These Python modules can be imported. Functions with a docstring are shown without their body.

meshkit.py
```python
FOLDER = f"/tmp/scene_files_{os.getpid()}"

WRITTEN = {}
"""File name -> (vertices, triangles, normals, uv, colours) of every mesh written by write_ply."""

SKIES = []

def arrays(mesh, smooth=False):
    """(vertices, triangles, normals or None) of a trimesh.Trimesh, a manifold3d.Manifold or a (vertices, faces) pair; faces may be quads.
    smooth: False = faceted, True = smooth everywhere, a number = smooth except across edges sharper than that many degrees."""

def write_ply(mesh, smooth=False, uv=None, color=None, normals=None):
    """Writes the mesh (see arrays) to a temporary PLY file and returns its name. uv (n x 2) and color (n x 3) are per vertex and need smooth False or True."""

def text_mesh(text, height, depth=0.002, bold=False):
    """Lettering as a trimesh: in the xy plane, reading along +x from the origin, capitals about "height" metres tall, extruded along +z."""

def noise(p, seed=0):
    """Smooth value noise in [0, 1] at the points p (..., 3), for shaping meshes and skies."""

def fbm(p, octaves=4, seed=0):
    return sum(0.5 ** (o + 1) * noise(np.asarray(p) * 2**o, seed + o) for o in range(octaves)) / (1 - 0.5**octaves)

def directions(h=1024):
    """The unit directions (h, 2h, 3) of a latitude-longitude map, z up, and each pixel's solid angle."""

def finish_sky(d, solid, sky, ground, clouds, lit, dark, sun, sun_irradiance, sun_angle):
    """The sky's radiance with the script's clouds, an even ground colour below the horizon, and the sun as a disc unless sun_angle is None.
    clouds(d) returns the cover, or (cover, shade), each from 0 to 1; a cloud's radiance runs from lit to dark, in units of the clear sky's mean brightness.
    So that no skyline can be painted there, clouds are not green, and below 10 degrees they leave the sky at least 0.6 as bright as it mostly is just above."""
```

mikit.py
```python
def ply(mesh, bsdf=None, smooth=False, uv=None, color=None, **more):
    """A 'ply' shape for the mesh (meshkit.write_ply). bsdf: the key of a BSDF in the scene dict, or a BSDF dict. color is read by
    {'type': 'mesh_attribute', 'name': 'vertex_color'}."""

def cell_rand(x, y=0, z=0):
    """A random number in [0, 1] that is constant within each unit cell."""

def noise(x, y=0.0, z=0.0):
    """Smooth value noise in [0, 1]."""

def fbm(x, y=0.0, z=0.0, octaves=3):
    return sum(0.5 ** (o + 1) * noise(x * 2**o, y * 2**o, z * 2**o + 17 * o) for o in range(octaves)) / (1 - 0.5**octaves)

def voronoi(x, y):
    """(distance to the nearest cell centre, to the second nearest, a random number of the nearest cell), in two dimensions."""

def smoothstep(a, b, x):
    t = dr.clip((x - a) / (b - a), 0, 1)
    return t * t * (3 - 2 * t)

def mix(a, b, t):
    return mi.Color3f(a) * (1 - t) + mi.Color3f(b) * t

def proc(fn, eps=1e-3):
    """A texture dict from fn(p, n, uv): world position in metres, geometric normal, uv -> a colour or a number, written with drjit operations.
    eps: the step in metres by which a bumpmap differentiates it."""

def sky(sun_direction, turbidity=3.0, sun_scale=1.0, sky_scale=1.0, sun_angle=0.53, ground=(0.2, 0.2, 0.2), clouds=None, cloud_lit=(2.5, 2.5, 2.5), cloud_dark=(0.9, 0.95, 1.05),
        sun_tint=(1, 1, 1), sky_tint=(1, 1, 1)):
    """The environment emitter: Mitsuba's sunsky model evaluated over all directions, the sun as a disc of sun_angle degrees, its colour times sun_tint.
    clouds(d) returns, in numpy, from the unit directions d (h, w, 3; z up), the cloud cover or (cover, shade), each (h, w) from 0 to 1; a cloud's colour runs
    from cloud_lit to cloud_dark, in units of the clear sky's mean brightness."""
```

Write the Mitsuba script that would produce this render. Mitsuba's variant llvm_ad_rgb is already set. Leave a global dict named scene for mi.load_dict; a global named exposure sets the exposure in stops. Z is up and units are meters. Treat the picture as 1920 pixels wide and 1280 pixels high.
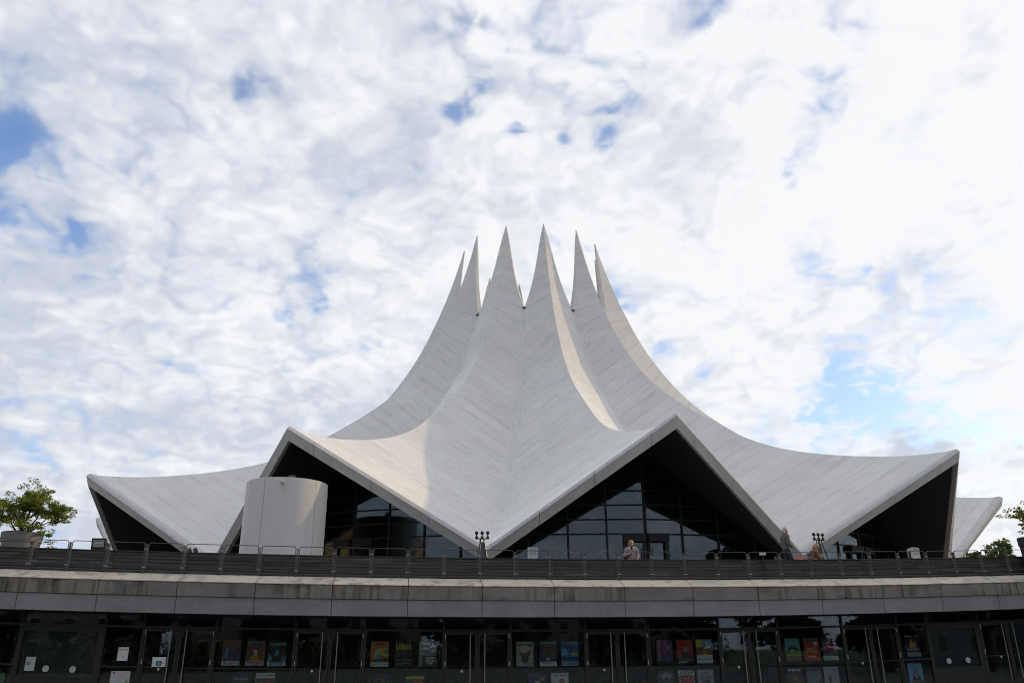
import math, random
import numpy as np, trimesh, manifold3d as m3
import drjit as dr
import mitsuba as mi
import mikit, meshkit
from mikit import proc, noise, fbm, smoothstep, mix, cell_rand
from scipy.interpolate import CubicSpline, LinearNDInterpolator
from shapely.geometry import Polygon, box as sbox

rng = np.random.default_rng(7)
random.seed(7)
T = mi.ScalarTransform4f
scene, labels = {}, {}

# ---------------------------------------------------------------- camera
CAM = np.array([5.216, -69.195, 1.65])
PITCH, ROLL, HEAD = 0.36523, -0.00621, 0.10138
fwd = np.array([-math.sin(HEAD), math.cos(HEAD), 0.0])
rgt = np.array([fwd[1], -fwd[0], 0.0])
upv = np.array([0, 0, 1.0])
look = math.cos(PITCH) * fwd + math.sin(PITCH) * upv
cup = -math.sin(PITCH) * fwd + math.cos(PITCH) * upv
cup = -math.sin(ROLL) * rgt + math.cos(ROLL) * cup
scene['camera'] = {'type': 'perspective', 'fov': 2 * math.degrees(math.atan(960 / 1515.84)), 'fov_axis': 'x', 'near_clip': 0.1, 'far_clip': 4000.0,
                   'to_world': T().look_at(origin=CAM.tolist(), target=(CAM + look).tolist(), up=cup.tolist())}

# ---------------------------------------------------------------- sky and sun
SUN_AZ, SUN_EL = math.radians(33.5), math.radians(24.0)
SUN = [math.cos(SUN_AZ) * math.cos(SUN_EL), math.sin(SUN_AZ) * math.cos(SUN_EL), math.sin(SUN_EL)]


def sdir(az, el):
    """a direction, azimuth in degrees to the right of the view's heading, elevation in degrees"""
    a, e = math.radians(az), math.radians(el)
    return (math.cos(e) * (math.cos(a) * fwd + math.sin(a) * rgt) + math.sin(e) * upv)


# openings in the cloud sheet: azimuth, elevation, radius (degrees), strength
GAPS = [(-36.0, 30.0, 1.6, .95), (-37.5, 28, 1.8, .8), (-34, 28.5, 1.2, .3), (-19.5, 36.6, .8, .5), (-22, 36.5, 1.8, .3), (-27, 36, 1.8, .25), (-3.2, 42.8, 1.3, .6), (-4, 44, 1.0, .5), (-3.3, 38.0, 1.7, .7), (-4.6, 36.5, 1.2, .6), (0.5, 35.7, .9, .6), (4.4, 34.8, .8, .6), (7.7, 34.5, 1.2, .7), (9.9, 37.5, 1.3, .65),
        (11.9, 39.5, 1.2, .6), (8, 36, 1.4, .5), (6.9, 32.5, .9, .5), (18.5, 43, 1.6, .5), (17, 41, 1.3, .45), (25.7, 36, 1.2, .5), (24.5, 34.5, 1.2, .35), (21.6, 30.5, .9, .7), (-16.5, 43.5, 1.4, .5), (-14, 45, 1.3, .5), (-22.5, 36, 1.3, .35), (-31.5, 25.2, 1.7, .5), (-35.5, 25, 1.2, .6), (-14.7, 23.2, 1.4, .55), (-17, 22.5, 1.3, .35),
        (-11, 20.3, 1.2, .7), (22.7, 25.0, 1.4, .55), (26.6, 23.3, 1.7, .6), (30, 22.5, 1.4, .4), (17, 25.5, 1.5, .45), (23.4, 16.8, 2.2, 1.3), (25.2, 14.8, 2.5, 1.3), (21, 13.6, 2.4, .9), (18, 12.6, 2.0, .5), (29, 14, 2.2, .5), (7.6, 23.6, 1.3, .6), (9.0, 22.6, 1.1, .4), (-8.3, 32, 1.4, .45), (-7.4, 41.5, .9, .5), (31, 12, 2.3, .5), (14, 18, 1.6, .4), (11, 20, 1.3, .4)]


def cells(px, py, seed):
    """puffs: distance to the nearest and second nearest scattered centre"""
    f1 = np.full(px.shape, 9.0)
    f2 = np.full(px.shape, 9.0)
    ix, iy = np.floor(px), np.floor(py)
    for a in (-1, 0, 1):
        for b in (-1, 0, 1):
            h = (((ix + a).astype(np.int64) * 374761393 + (iy + b).astype(np.int64) * 668265263 + seed * 144665) & 0xFFFFFFFF)
            h = ((h ^ (h >> 13)) * 1274126177) & 0xFFFFFFFF
            h2 = ((h ^ (h >> 15)) * 2246822519) & 0xFFFFFFFF
            d = np.hypot(ix + a + (h & 0xFFFF) / 65535.0 - px, iy + b + (h2 & 0xFFFF) / 65535.0 - py)
            f2 = np.minimum(f2, np.maximum(f1, d))
            f1 = np.minimum(f1, d)
    return f1, f2


def clouds(d):
    # a broken sheet of small puffs some way up: directions are met with a flat layer, flattened towards the horizon
    z = np.maximum(d[..., 2], 0.0)
    u, v = d[..., 0] / (z + 0.30), d[..., 1] / (z + 0.30)
    w = np.stack([u, v, 0 * u], -1)
    warp = np.stack([meshkit.fbm(w * 9.0 + 9, 4, 5), meshkit.fbm(w * 9.0 + 31, 4, 6), 0 * u], -1) - .5
    p = w + .10 * warp
    n0 = meshkit.fbm(p * 5.0 + 3.1, 4, 11)
    n1 = meshkit.fbm(p * 14.0 + 7.7, 4, 23)
    f = meshkit.fbm(p * 46 + 1.3, 4, 41)
    q = p + .06 * (np.stack([meshkit.fbm(w * 30 + 2, 3, 51), meshkit.fbm(w * 30 + 8, 3, 52), 0 * u], -1) - .5)
    a1, a2 = cells(q[..., 0] * 8.5, q[..., 1] * 8.5, 3)
    b1, b2 = cells(q[..., 0] * 19.0 + 5, q[..., 1] * 19.0, 7)
    puff = .65 * np.clip(1 - a1 * 1.15, 0, 1) + .35 * np.clip(1 - b1 * 1.15, 0, 1)
    seam = np.clip(1 - (a2 - a1) * 2.4, 0, 1) ** 1.5 * .7 + np.clip(1 - (b2 - b1) * 2.2, 0, 1) ** 1.5 * .4
    gap = 0
    for az, el, r, k in GAPS:
        g2 = np.maximum(0, 2 - 2 * (d @ sdir(az, el))) / math.radians(r) ** 2
        gap = gap + k * np.exp(-g2 * 1.5)
    gap = np.minimum(gap, 1.3)
    h = .90 + .75 * (n1 - .5) + .75 * (n0 - .5) + .60 * (f - .5) + .42 * (puff - .35) - .17 * seam * np.clip(1.7 - 1.6 * n0, .2, 1.2)
    h = h - gap * (.34 + 1.2 * np.clip(.62 - n1, 0, 1) + 1.1 * np.clip(.60 - f, -.1, .4) + .35 * seam)
    cover = np.clip(h / .86, 0, 1)
    cover = cover * cover * (3 - 2 * cover)
    sun = np.clip(d @ np.array(SUN), -1, 1)
    glow = np.clip((sun + .1) / .85, 0, 1)
    bill = meshkit.fbm(p * 5.5 + 14.2, 4, 77)
    dark = np.exp(-np.maximum(0, 2 - 2 * (d @ sdir(27.0, 12.0))) / math.radians(2.2) ** 2) * np.clip(2.2 * n1 - .5, 0, 1)
    shade = np.clip(1.06 - 1.35 * (bill - .5) - .98 * glow - .75 * (puff - .35) + 1.0 * (f - .5) - .5 * (n1 - .5) + .10 * seam + 1.4 * dark, 0, 1)
    return .82 * cover + .17 - .15 * np.minimum(gap * (d @ sdir(-36, 30) > .985) + gap * (d @ sdir(24, 15) > .994), 1), shade


scene['sky'] = mikit.sky(SUN, turbidity=3.0, sun_scale=0.50, sky_scale=2.0, sun_angle=1.2, sun_tint=(1.0, .95, .86), clouds=clouds,
                         cloud_lit=(2.13, 2.14, 2.17), cloud_dark=(1.38, 1.48, 1.68), sky_tint=(.90, .95, 1.14), ground=(.14, .14, .14))
exposure = 1.58

# ---------------------------------------------------------------- materials


def pr(name, col, rough=.6, **k):
    scene[name] = {'type': 'twosided', 'bsdf': {'type': 'principled', 'base_color': {'type': 'rgb', 'value': list(col)} if not isinstance(col, dict) else col, 'roughness': rough, **k}}


def roof_col(p, n, uv):
    u, v = uv.x, uv.y
    k = dr.floor(u / 64.0)
    tone = cell_rand(k, 3.0)
    streak = fbm(u * .45, v * 6.0, 2.0, 4)
    mott = fbm(p.x * .9, p.y * .9, p.z * .9, 4)
    grain = noise(p.x * 34, p.y * 34, p.z * 34)
    drip = smoothstep(.60, .82, fbm(u * .32 + 5.0, v * 2.6, 7.0, 3)) * noise(p.x * .5, p.y * .5, p.z * .5)
    line = smoothstep(.80, .95, noise(u * .22, v * 9.0, 4.0))
    b = .60 + .035 * (tone - .5) + .03 * (streak - .5) + .10 * (mott - .5) + .05 * (grain - .5) - .11 * drip - .03 * line
    return mi.Color3f(b * .985, b * .970, b * .945)


pr('white_concrete', proc(roof_col), .78)
pr('joint_concrete', (.33, .33, .325), .9)


def beam_col(p, n, uv):
    m = fbm(p.x * 1.3, p.y * 1.3, p.z * 1.3, 4)
    g = noise(p.x * 28, p.y * 28, p.z * 28)
    s = smoothstep(.55, .8, fbm(p.x * 3.1, p.y * 3.1, p.z * .8, 3))
    b = .48 + .08 * (m - .5) + .04 * (g - .5) - .04 * s
    return mi.Color3f(b, b * .985, b * .965)


pr('beam_concrete', proc(beam_col), .75)
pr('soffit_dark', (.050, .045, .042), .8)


def cornice_col(p, n, uv):
    s, z = uv.x, uv.y
    m = fbm(s * 1.1, z * 2.0, 3.0, 4)
    g = noise(s * 30, z * 30, p.y * 30)
    run = smoothstep(.40, .85, fbm(s * 9.0, z * .9, 1.0, 5)) * smoothstep(.35, .6, fbm(s * .9, 2.0, z * .3, 3))
    upper = smoothstep(3.20, 3.24, z) * (1 - smoothstep(3.675, 3.70, z))
    blot = smoothstep(.56, .8, fbm(s * 1.7 + 4.0, z * 2.2, 9.0, 3))
    b = .19 + .09 * (m - .5) + .05 * (g - .5)
    b = b * (1 - upper * (.14 + .52 * run) - .28 * blot * upper)
    warm = upper * (.35 + .65 * run)
    return mi.Color3f(b * (1 + .06 * upper), b * (1.0 - .03 * warm), b * (1.02 - .22 * warm - .08 * upper))


pr('cornice_concrete', proc(cornice_col), .72)


def ledge_col(p, n, uv):
    m = fbm(p.x * 1.6, p.y * 1.6, p.z * 1.6, 4)
    g = noise(p.x * 26, p.y * 26, p.z * 26)
    st = smoothstep(.52, .78, fbm(p.x * 3.4, p.y * 3.4, 2.0, 3))
    b = .36 + .14 * (m - .5) + .08 * (g - .5) - .12 * st
    return mi.Color3f(b * 1.02, b * .94, b * .82)


pr('ledge_concrete', proc(ledge_col), .75)
pr('joint_dark', (.02, .02, .02), .9)


def drum_col(p, n, uv):
    m = fbm(p.x * 1.4, p.y * 1.4, p.z * .7, 4)
    g = noise(p.x * 30, p.y * 30, p.z * 30)
    run = smoothstep(.55, .85, fbm(p.x * 3.2, p.y * 3.2, p.z * .22, 4))
    b = .55 + .07 * (m - .5) + .05 * (g - .5) - .07 * run
    return mi.Color3f(b, b * .98, b * .955)


pr('drum_plaster', proc(drum_col), .85)


def timber_col(p, n, uv):
    t = cell_rand(dr.floor(uv.x / 8.0), 5.0)
    g = fbm(uv.x * 1.6, uv.y * 55.0, 1.0, 3)
    w = smoothstep(.62, .85, fbm(uv.x * .8, uv.y * 12.0, 4.0, 3))
    b = .030 + .022 * t + .035 * (g - .4) + .05 * w
    return mi.Color3f(dr.maximum(b, .008) * 1.06, dr.maximum(b, .008), dr.maximum(b, .008) * .93)


pr('timber_weathered', proc(timber_col), .75)


def paving_col(p, n, uv):
    k = cell_rand(dr.floor(p.x / .6), dr.floor(p.y / .6), 2.0)
    m = fbm(p.x * .35, p.y * .35, 0.0, 4)
    jx = dr.minimum(p.x / .6 - dr.floor(p.x / .6), 1 - (p.x / .6 - dr.floor(p.x / .6)))
    jy = dr.minimum(p.y / .6 - dr.floor(p.y / .6), 1 - (p.y / .6 - dr.floor(p.y / .6)))
    j = smoothstep(.004, .014, dr.minimum(jx, jy))
    b = (.105 + .03 * (k - .5) + .05 * (m - .5)) * (.45 + .55 * j)
    return mi.Color3f(b, b * .97, b * .92)


pr('paving', proc(paving_col), .85)
pr('grass_ground', (.045, .06, .025), .9)
pr('terrace_paving', (.10, .098, .094), .85)
pr('steel_rail', (.075, .072, .07), .5, metallic=.3)
pr('steel_post', (.11, .108, .105), .5, metallic=.4)
pr('steel_bright', (.30, .295, .29), .45, metallic=.7)
pr('steel_dark', (.012, .012, .014), .42)
pr('frame_dark', (.010, .0105, .012), .6)
pr('hinge_metal', (.55, .55, .56), .35, metallic=.6)
pr('black_housing', (.014, .014, .015), .45)
pr('grey_housing', (.46, .48, .47), .5)
pr('lamp_face', (.32, .33, .33), .12, clearcoat=.8)
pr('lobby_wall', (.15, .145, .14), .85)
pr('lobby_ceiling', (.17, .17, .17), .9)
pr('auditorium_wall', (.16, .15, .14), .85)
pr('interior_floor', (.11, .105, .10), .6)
pr('blind_green', (.022, .034, .032), .6)
pr('pot_grey', (.155, .155, .155), .7)
pr('pot_dark', (.028, .025, .026), .6)
pr('soil', (.03, .022, .016), .95)
pr('bark', (.045, .034, .026), .9)
pr('ball_bronze', (.05, .030, .022), .35, metallic=.3)
pr('panel_grey', (.085, .088, .088), .6)
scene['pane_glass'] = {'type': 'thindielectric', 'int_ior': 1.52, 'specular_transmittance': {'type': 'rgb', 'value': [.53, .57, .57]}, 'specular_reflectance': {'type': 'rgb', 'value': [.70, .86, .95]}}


def leafm(name, c, tr):
    scene[name] = {'type': 'principledthin', 'base_color': {'type': 'rgb', 'value': c}, 'roughness': .55, 'diff_trans': tr}


leafm('leaf_light', [.25, .30, .065], 1.2)
leafm('leaf_dark', [.10, .145, .032], .9)
leafm('leaf_autumn', [.20, .105, .032], .9)
leafm('leaf_far', [.13, .165, .065], .9)
leafm('leaf_behind', [.035, .050, .018], .4)
PRINT = {'white': (.62, .66, .64), 'cream': (.52, .48, .38), 'black': (.015, .015, .018), 'charcoal': (.05, .055, .06), 'orange': (.50, .22, .035), 'red': (.42, .035, .03), 'brown': (.16, .08, .045),
         'blue': (.045, .16, .40), 'navy': (.02, .045, .13), 'sky': (.16, .40, .62), 'teal': (.10, .30, .30), 'green': (.10, .26, .08), 'lime': (.42, .44, .05), 'yellow': (.60, .50, .07),
         'violet': (.10, .06, .15), 'magenta': (.34, .04, .17), 'grey': (.22, .23, .24), 'lightgrey': (.38, .40, .41), 'skin': (.42, .25, .18), 'pink': (.55, .26, .27)}
for k_, c_ in PRINT.items():
    pr('print_' + k_, c_, .5)
pr('skin', (.34, .19, .13), .55)
pr('hair_grey', (.36, .34, .33), .6)
pr('hair_blond', (.20, .125, .065), .6)
pr('hair_dark_blond', (.27, .17, .09), .55)
pr('jacket_grey', (.10, .095, .092), .85)
pr('jacket_beige', (.24, .215, .205), .85)
pr('jacket_ochre', (.16, .092, .055), .85)
pr('collar_white', (.62, .60, .62), .8)
pr('cloth_black', (.016, .016, .018), .85)
pr('jeans', (.030, .036, .050), .85)
pr('trousers_grey', (.17, .16, .14), .85)
pr('shoe_dark', (.02, .018, .016), .5)
pr('bag_red', (.52, .06, .03), .6)


def wall_ochre_col(p, n, uv):
    m = fbm(p.x * .5, p.y * .5, p.z * .5, 4)
    return mi.Color3f(.52, .36, .19) * (.86 + .28 * m)


pr('wall_ochre', proc(wall_ochre_col), .85)
pr('wall_grey', (.13, .13, .13), .85)
pr('wall_cream', (.42, .37, .29), .85)
pr('window_far', (.03, .035, .04), .12)
pr('roof_tile', (.16, .06, .04), .8)

# ---------------------------------------------------------------- mesh helpers


def newkey(name):
    if name not in scene and name not in labels:
        return name
    i = 1
    while f'{name}_{i:03d}' in scene or f'{name}_{i:03d}' in labels:
        i += 1
    return f'{name}_{i:03d}'


def thing(name, label, cat, group=None, kind=None):
    k = newkey(name)
    labels[k] = {'label': label, 'category': cat}
    if group:
        labels[k]['group'] = group
    if kind:
        labels[k]['kind'] = kind
    return k


def part(parent, name, mesh, mat, smooth=False, label=None, kind=None, uv=None):
    k = newkey(parent + '__' + name)
    scene[k] = mikit.ply(mesh, mat, smooth, uv=uv)
    if label or kind:
        labels[k] = {}
        if label:
            labels[k]['label'] = label
        if kind:
            labels[k]['kind'] = kind
    return k


def tag(name, mesh, mat, label, cat, group=None, smooth=False, kind=None):
    k = newkey(name)
    labels[k] = {'label': label}
    if cat:
        labels[k]['category'] = cat
    if group:
        labels[k]['group'] = group
    if kind:
        labels[k]['kind'] = kind
    scene[k] = mikit.ply(mesh, mat, smooth)
    return k


def struct(name, mesh, mat, label):
    scene[name] = mikit.ply(mesh, mat)
    labels[name] = {'label': label, 'kind': 'structure'}


def cat(ms):
    v, f, n = [], [], 0
    for m in ms:
        a, b = (m.vertices, m.faces) if hasattr(m, 'faces') else m
        a, b = np.asarray(a, float), np.asarray(b, int)
        if b.shape[1] == 4:
            b = np.vstack([b[:, [0, 1, 2]], b[:, [0, 2, 3]]])
        v.append(a)
        f.append(b + n)
        n += len(a)
    return np.vstack(v), np.vstack(f)


HEXF = np.array([[0, 2, 3, 1], [4, 5, 7, 6], [0, 1, 5, 4], [2, 6, 7, 3], [0, 4, 6, 2], [1, 3, 7, 5]])


def hexa(c):
    """8 corners indexed [i][j][k] -> solid"""
    return np.asarray(c, float).reshape(8, 3), np.vstack([HEXF[:, [0, 1, 2]], HEXF[:, [0, 2, 3]]])


def box(x0, x1, y0, y1, z0, z1):
    return hexa([[x, y, z] for x in (x0, x1) for y in (y0, y1) for z in (z0, z1)])


def obox(c, ux, uy, uz, a, b, h):
    """box centred at c with half axes a,b,h along ux,uy,uz"""
    c, ux, uy, uz = (np.asarray(q, float) for q in (c, ux, uy, uz))
    return hexa([c + i * a * ux + j * b * uy + k * h * uz for i in (-1, 1) for j in (-1, 1) for k in (-1, 1)])


def bar(p, q, w, h, up=(0, 0, 1)):
    p, q = np.asarray(p, float), np.asarray(q, float)
    d = q - p
    L = np.linalg.norm(d)
    d /= L
    s = np.cross(d, up)
    if np.linalg.norm(s) < 1e-6:
        s = np.cross(d, [1, 0, 0])
    s /= np.linalg.norm(s)
    return obox((p + q) / 2, d, s, np.cross(s, d), L / 2, w / 2, h / 2)


def tube(pts, rad, sides=8):
    p = np.asarray(pts, float)
    r = np.broadcast_to(np.asarray(rad, float), (len(p),))
    t = np.gradient(p, axis=0)
    t /= np.linalg.norm(t, axis=1, keepdims=True) + 1e-12
    ref = np.array([0, 0, 1.0]) if abs(t[:, 2]).mean() < .8 else np.array([1.0, 0, 0])
    a = np.cross(t, ref)
    a /= np.linalg.norm(a, axis=1, keepdims=True) + 1e-12
    b = np.cross(t, a)
    g = np.arange(sides) * 2 * np.pi / sides
    v = (p[:, None] + r[:, None, None] * (np.cos(g)[None, :, None] * a[:, None] + np.sin(g)[None, :, None] * b[:, None])).reshape(-1, 3)
    n = len(p)
    i, j = np.meshgrid(np.arange(n - 1), np.arange(sides), indexing='ij')
    q = np.stack([i * sides + j, i * sides + (j + 1) % sides, (i + 1) * sides + (j + 1) % sides, (i + 1) * sides + j], -1).reshape(-1, 4)
    f = np.vstack([q[:, [0, 1, 2]], q[:, [0, 2, 3]]])
    v = np.vstack([v, p[:1], p[-1:]])
    k = np.arange(sides)
    f = np.vstack([f, np.stack([k * 0 + n * sides, (k + 1) % sides, k], 1), np.stack([k * 0 + n * sides + 1, (n - 1) * sides + k, (n - 1) * sides + (k + 1) % sides], 1)])
    return v, f


def lathe(profile, c, n=48):
    """profile [(r,z)] revolved about the vertical through c"""
    pr_ = np.asarray(profile, float)
    g = np.arange(n) * 2 * np.pi / n
    v = np.stack([c[0] + pr_[:, None, 0] * np.cos(g), c[1] + pr_[:, None, 0] * np.sin(g), c[2] + np.repeat(pr_[:, 1:2], n, 1)], -1).reshape(-1, 3)
    i, j = np.meshgrid(np.arange(len(pr_) - 1), np.arange(n), indexing='ij')
    q = np.stack([i * n + j, i * n + (j + 1) % n, (i + 1) * n + (j + 1) % n, (i + 1) * n + j], -1).reshape(-1, 4)
    return v, np.vstack([q[:, [0, 1, 2]], q[:, [0, 2, 3]]])


def gridfaces(n, m):
    I = np.arange(n * m).reshape(n, m)
    q = np.stack([I[:-1, :-1], I[1:, :-1], I[1:, 1:], I[:-1, 1:]], -1).reshape(-1, 4)
    return np.vstack([q[:, [0, 1, 2]], q[:, [0, 2, 3]]])


def prism(poly2d, o, ex, ey, ez, d0, d1):
    """shapely polygon in (ex, ey) extruded along ez from d0 to d1"""
    m = trimesh.creation.extrude_polygon(poly2d, d1 - d0, engine='earcut')
    v = m.vertices
    return o + v[:, :1] * ex + v[:, 1:2] * ey + (v[:, 2:] + d0) * ez, m.faces


def place(m, M):
    v, f = (m.vertices, m.faces) if hasattr(m, 'faces') else m
    return np.asarray(v) @ M[:3, :3].T + M[:3, 3], f


def frame(origin, ang):
    M = np.eye(4)
    M[:3, :3] = [[math.cos(ang), -math.sin(ang), 0], [math.sin(ang), math.cos(ang), 0], [0, 0, 1]]
    M[:3, 3] = origin
    return M


# ---------------------------------------------------------------- ground
def sheet(x0, x1, y0, y1, z):
    return np.array([[x0, y0, z], [x1, y0, z], [x1, y1, z], [x0, y1, z]], float), np.array([[0, 1, 2], [0, 2, 3]])


struct('ground', sheet(-1500, 1500, -1500, 1500, -.06), 'grass_ground', 'wide flat ground around the concert hall, grass and open land')
struct('forecourt', sheet(-60, 60, -110, -30, 0.0), 'paving', 'paved forecourt in front of the glazed entrance')

# ---------------------------------------------------------------- the tent roof
Z0 = 1.65
NG = 12
RID = np.array([(9.0, 27.3), (9.9, 25.2), (10.9, 23.3), (12.1, 21.4), (14.1, 18.9), (16.4, 16.85), (19.2, 14.8), (21.6, 13.2), (24.1, 12.0), (26.7, 11.15), (29.4, 10.5), (32.1, 10.05), (34.75, 9.9)]) + [0, Z0]
VAL = np.array([(7.96, 26.4), (9.0, 24.0), (10.0, 21.9), (11.9, 18.5), (13.5, 16.5), (15.2, 14.3), (18.7, 10.9), (22.5, 7.9), (27.0, 5.7), (30.7, 4.47)]) + [0, Z0]
APEX = np.array([6.4, 35.3 + Z0])


def curve(P):
    c = np.r_[0, np.cumsum(np.linalg.norm(np.diff(P, axis=0), axis=1))]
    return CubicSpline(c / c[-1], P), c[-1]


ridc, RL = curve(RID)
valc, VL = curve(VAL)


def rz2p(a, rz):
    a, rz = math.radians(a), np.asarray(rz, float)
    return np.stack([rz[..., 0] * math.sin(a), -rz[..., 0] * math.cos(a), rz[..., 1]], -1)


def off_curve(c, t, h):
    p, d = c(t), c(t, 1)
    d = d / np.linalg.norm(d, axis=-1, keepdims=True)
    n = np.stack([-d[..., 1], d[..., 0]], -1)          # up and outward
    n = n * np.sign(n[..., 1:2])
    return p + n * h


def tv(t):
    return np.clip(t, 0, 1) ** .85


def flank(ar, sg, t, s, h=0.0):
    """ruled surface from the ridge (s=0) to the valley (s=1); h lifts it off the outer face"""
    t, s = np.atleast_1d(np.asarray(t, float)), np.atleast_1d(np.asarray(s, float))
    R, V = rz2p(ar, off_curve(ridc, t, h)), rz2p(ar + 15 * sg, off_curve(valc, tv(t), h))
    return R[:, None] * (1 - s[None, :, None]) + V[:, None] * s[None, :, None]


TH_SHELL = .58
hall = thing('concert_hall', 'white concrete tent-shaped concert hall with folded roof, pointed spires and gabled glazing', 'concert hall')
NS = 28
panel_no = 0
visible = [(-75, 1), (-45, -1), (-45, 1), (-15, -1), (-15, 1), (15, -1), (15, 1), (45, -1), (45, 1), (75, -1)]
tb = np.linspace(0, 1, NS + 1)
shell = []
for i in range(NG):
    ar = ((i * 30 - 165) + 360) % 360
    ar = ar - 360 if ar > 180 else ar
    for sg in (-1, 1):
        t, s = np.linspace(0, 1, 57), np.linspace(0, 1, 7)
        clad = (ar, sg) in visible
        P = flank(ar, sg, t, s, -.035 if clad else 0.0).reshape(-1, 3)
        shell.append((P, gridfaces(57, 7)))
        if clad:
            for k in range(NS):
                panel_no += 1
                g = .0085 / RL
                tt = np.linspace(tb[k] + g, tb[k + 1] - g, 4)
                ss = np.linspace(.0, .985, 7)
                top, low = flank(ar, sg, tt, ss), flank(ar, sg, tt, ss, -.05)
                v, f = [top.reshape(-1, 3)], [gridfaces(4, 7)]
                uu = np.broadcast_to(ss[None] * 7.0, (4, 7)) + 64.0 * panel_no + 8
                vv = np.broadcast_to(tt[:, None] * RL, (4, 7))
                uv = [np.stack([uu, vv], -1).reshape(-1, 2)]
                n = 28
                for a, b, ua, va in ((top[0], low[0], uu[0], vv[0]), (top[-1], low[-1], uu[-1], vv[-1]), (top[:, -1], low[:, -1], uu[:, -1], vv[:, -1])):
                    v.append(np.vstack([a, b]))
                    f.append(gridfaces(2, len(a)) + n)
                    uv.append(np.tile(np.stack([ua, va], -1), (2, 1)))
                    n += 2 * len(a)
                part(hall, 'roof_panel', (np.vstack(v), np.vstack(f)), 'white_concrete', True, uv=np.vstack(uv))
part(hall, 'roof_shell', cat(shell), 'joint_concrete', 30)
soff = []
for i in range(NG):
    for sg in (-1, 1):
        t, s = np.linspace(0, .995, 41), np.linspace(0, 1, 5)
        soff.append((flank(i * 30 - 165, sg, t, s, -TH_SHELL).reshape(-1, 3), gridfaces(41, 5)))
part(hall, 'soffit', cat(soff), 'soffit_dark', 30)


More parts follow.
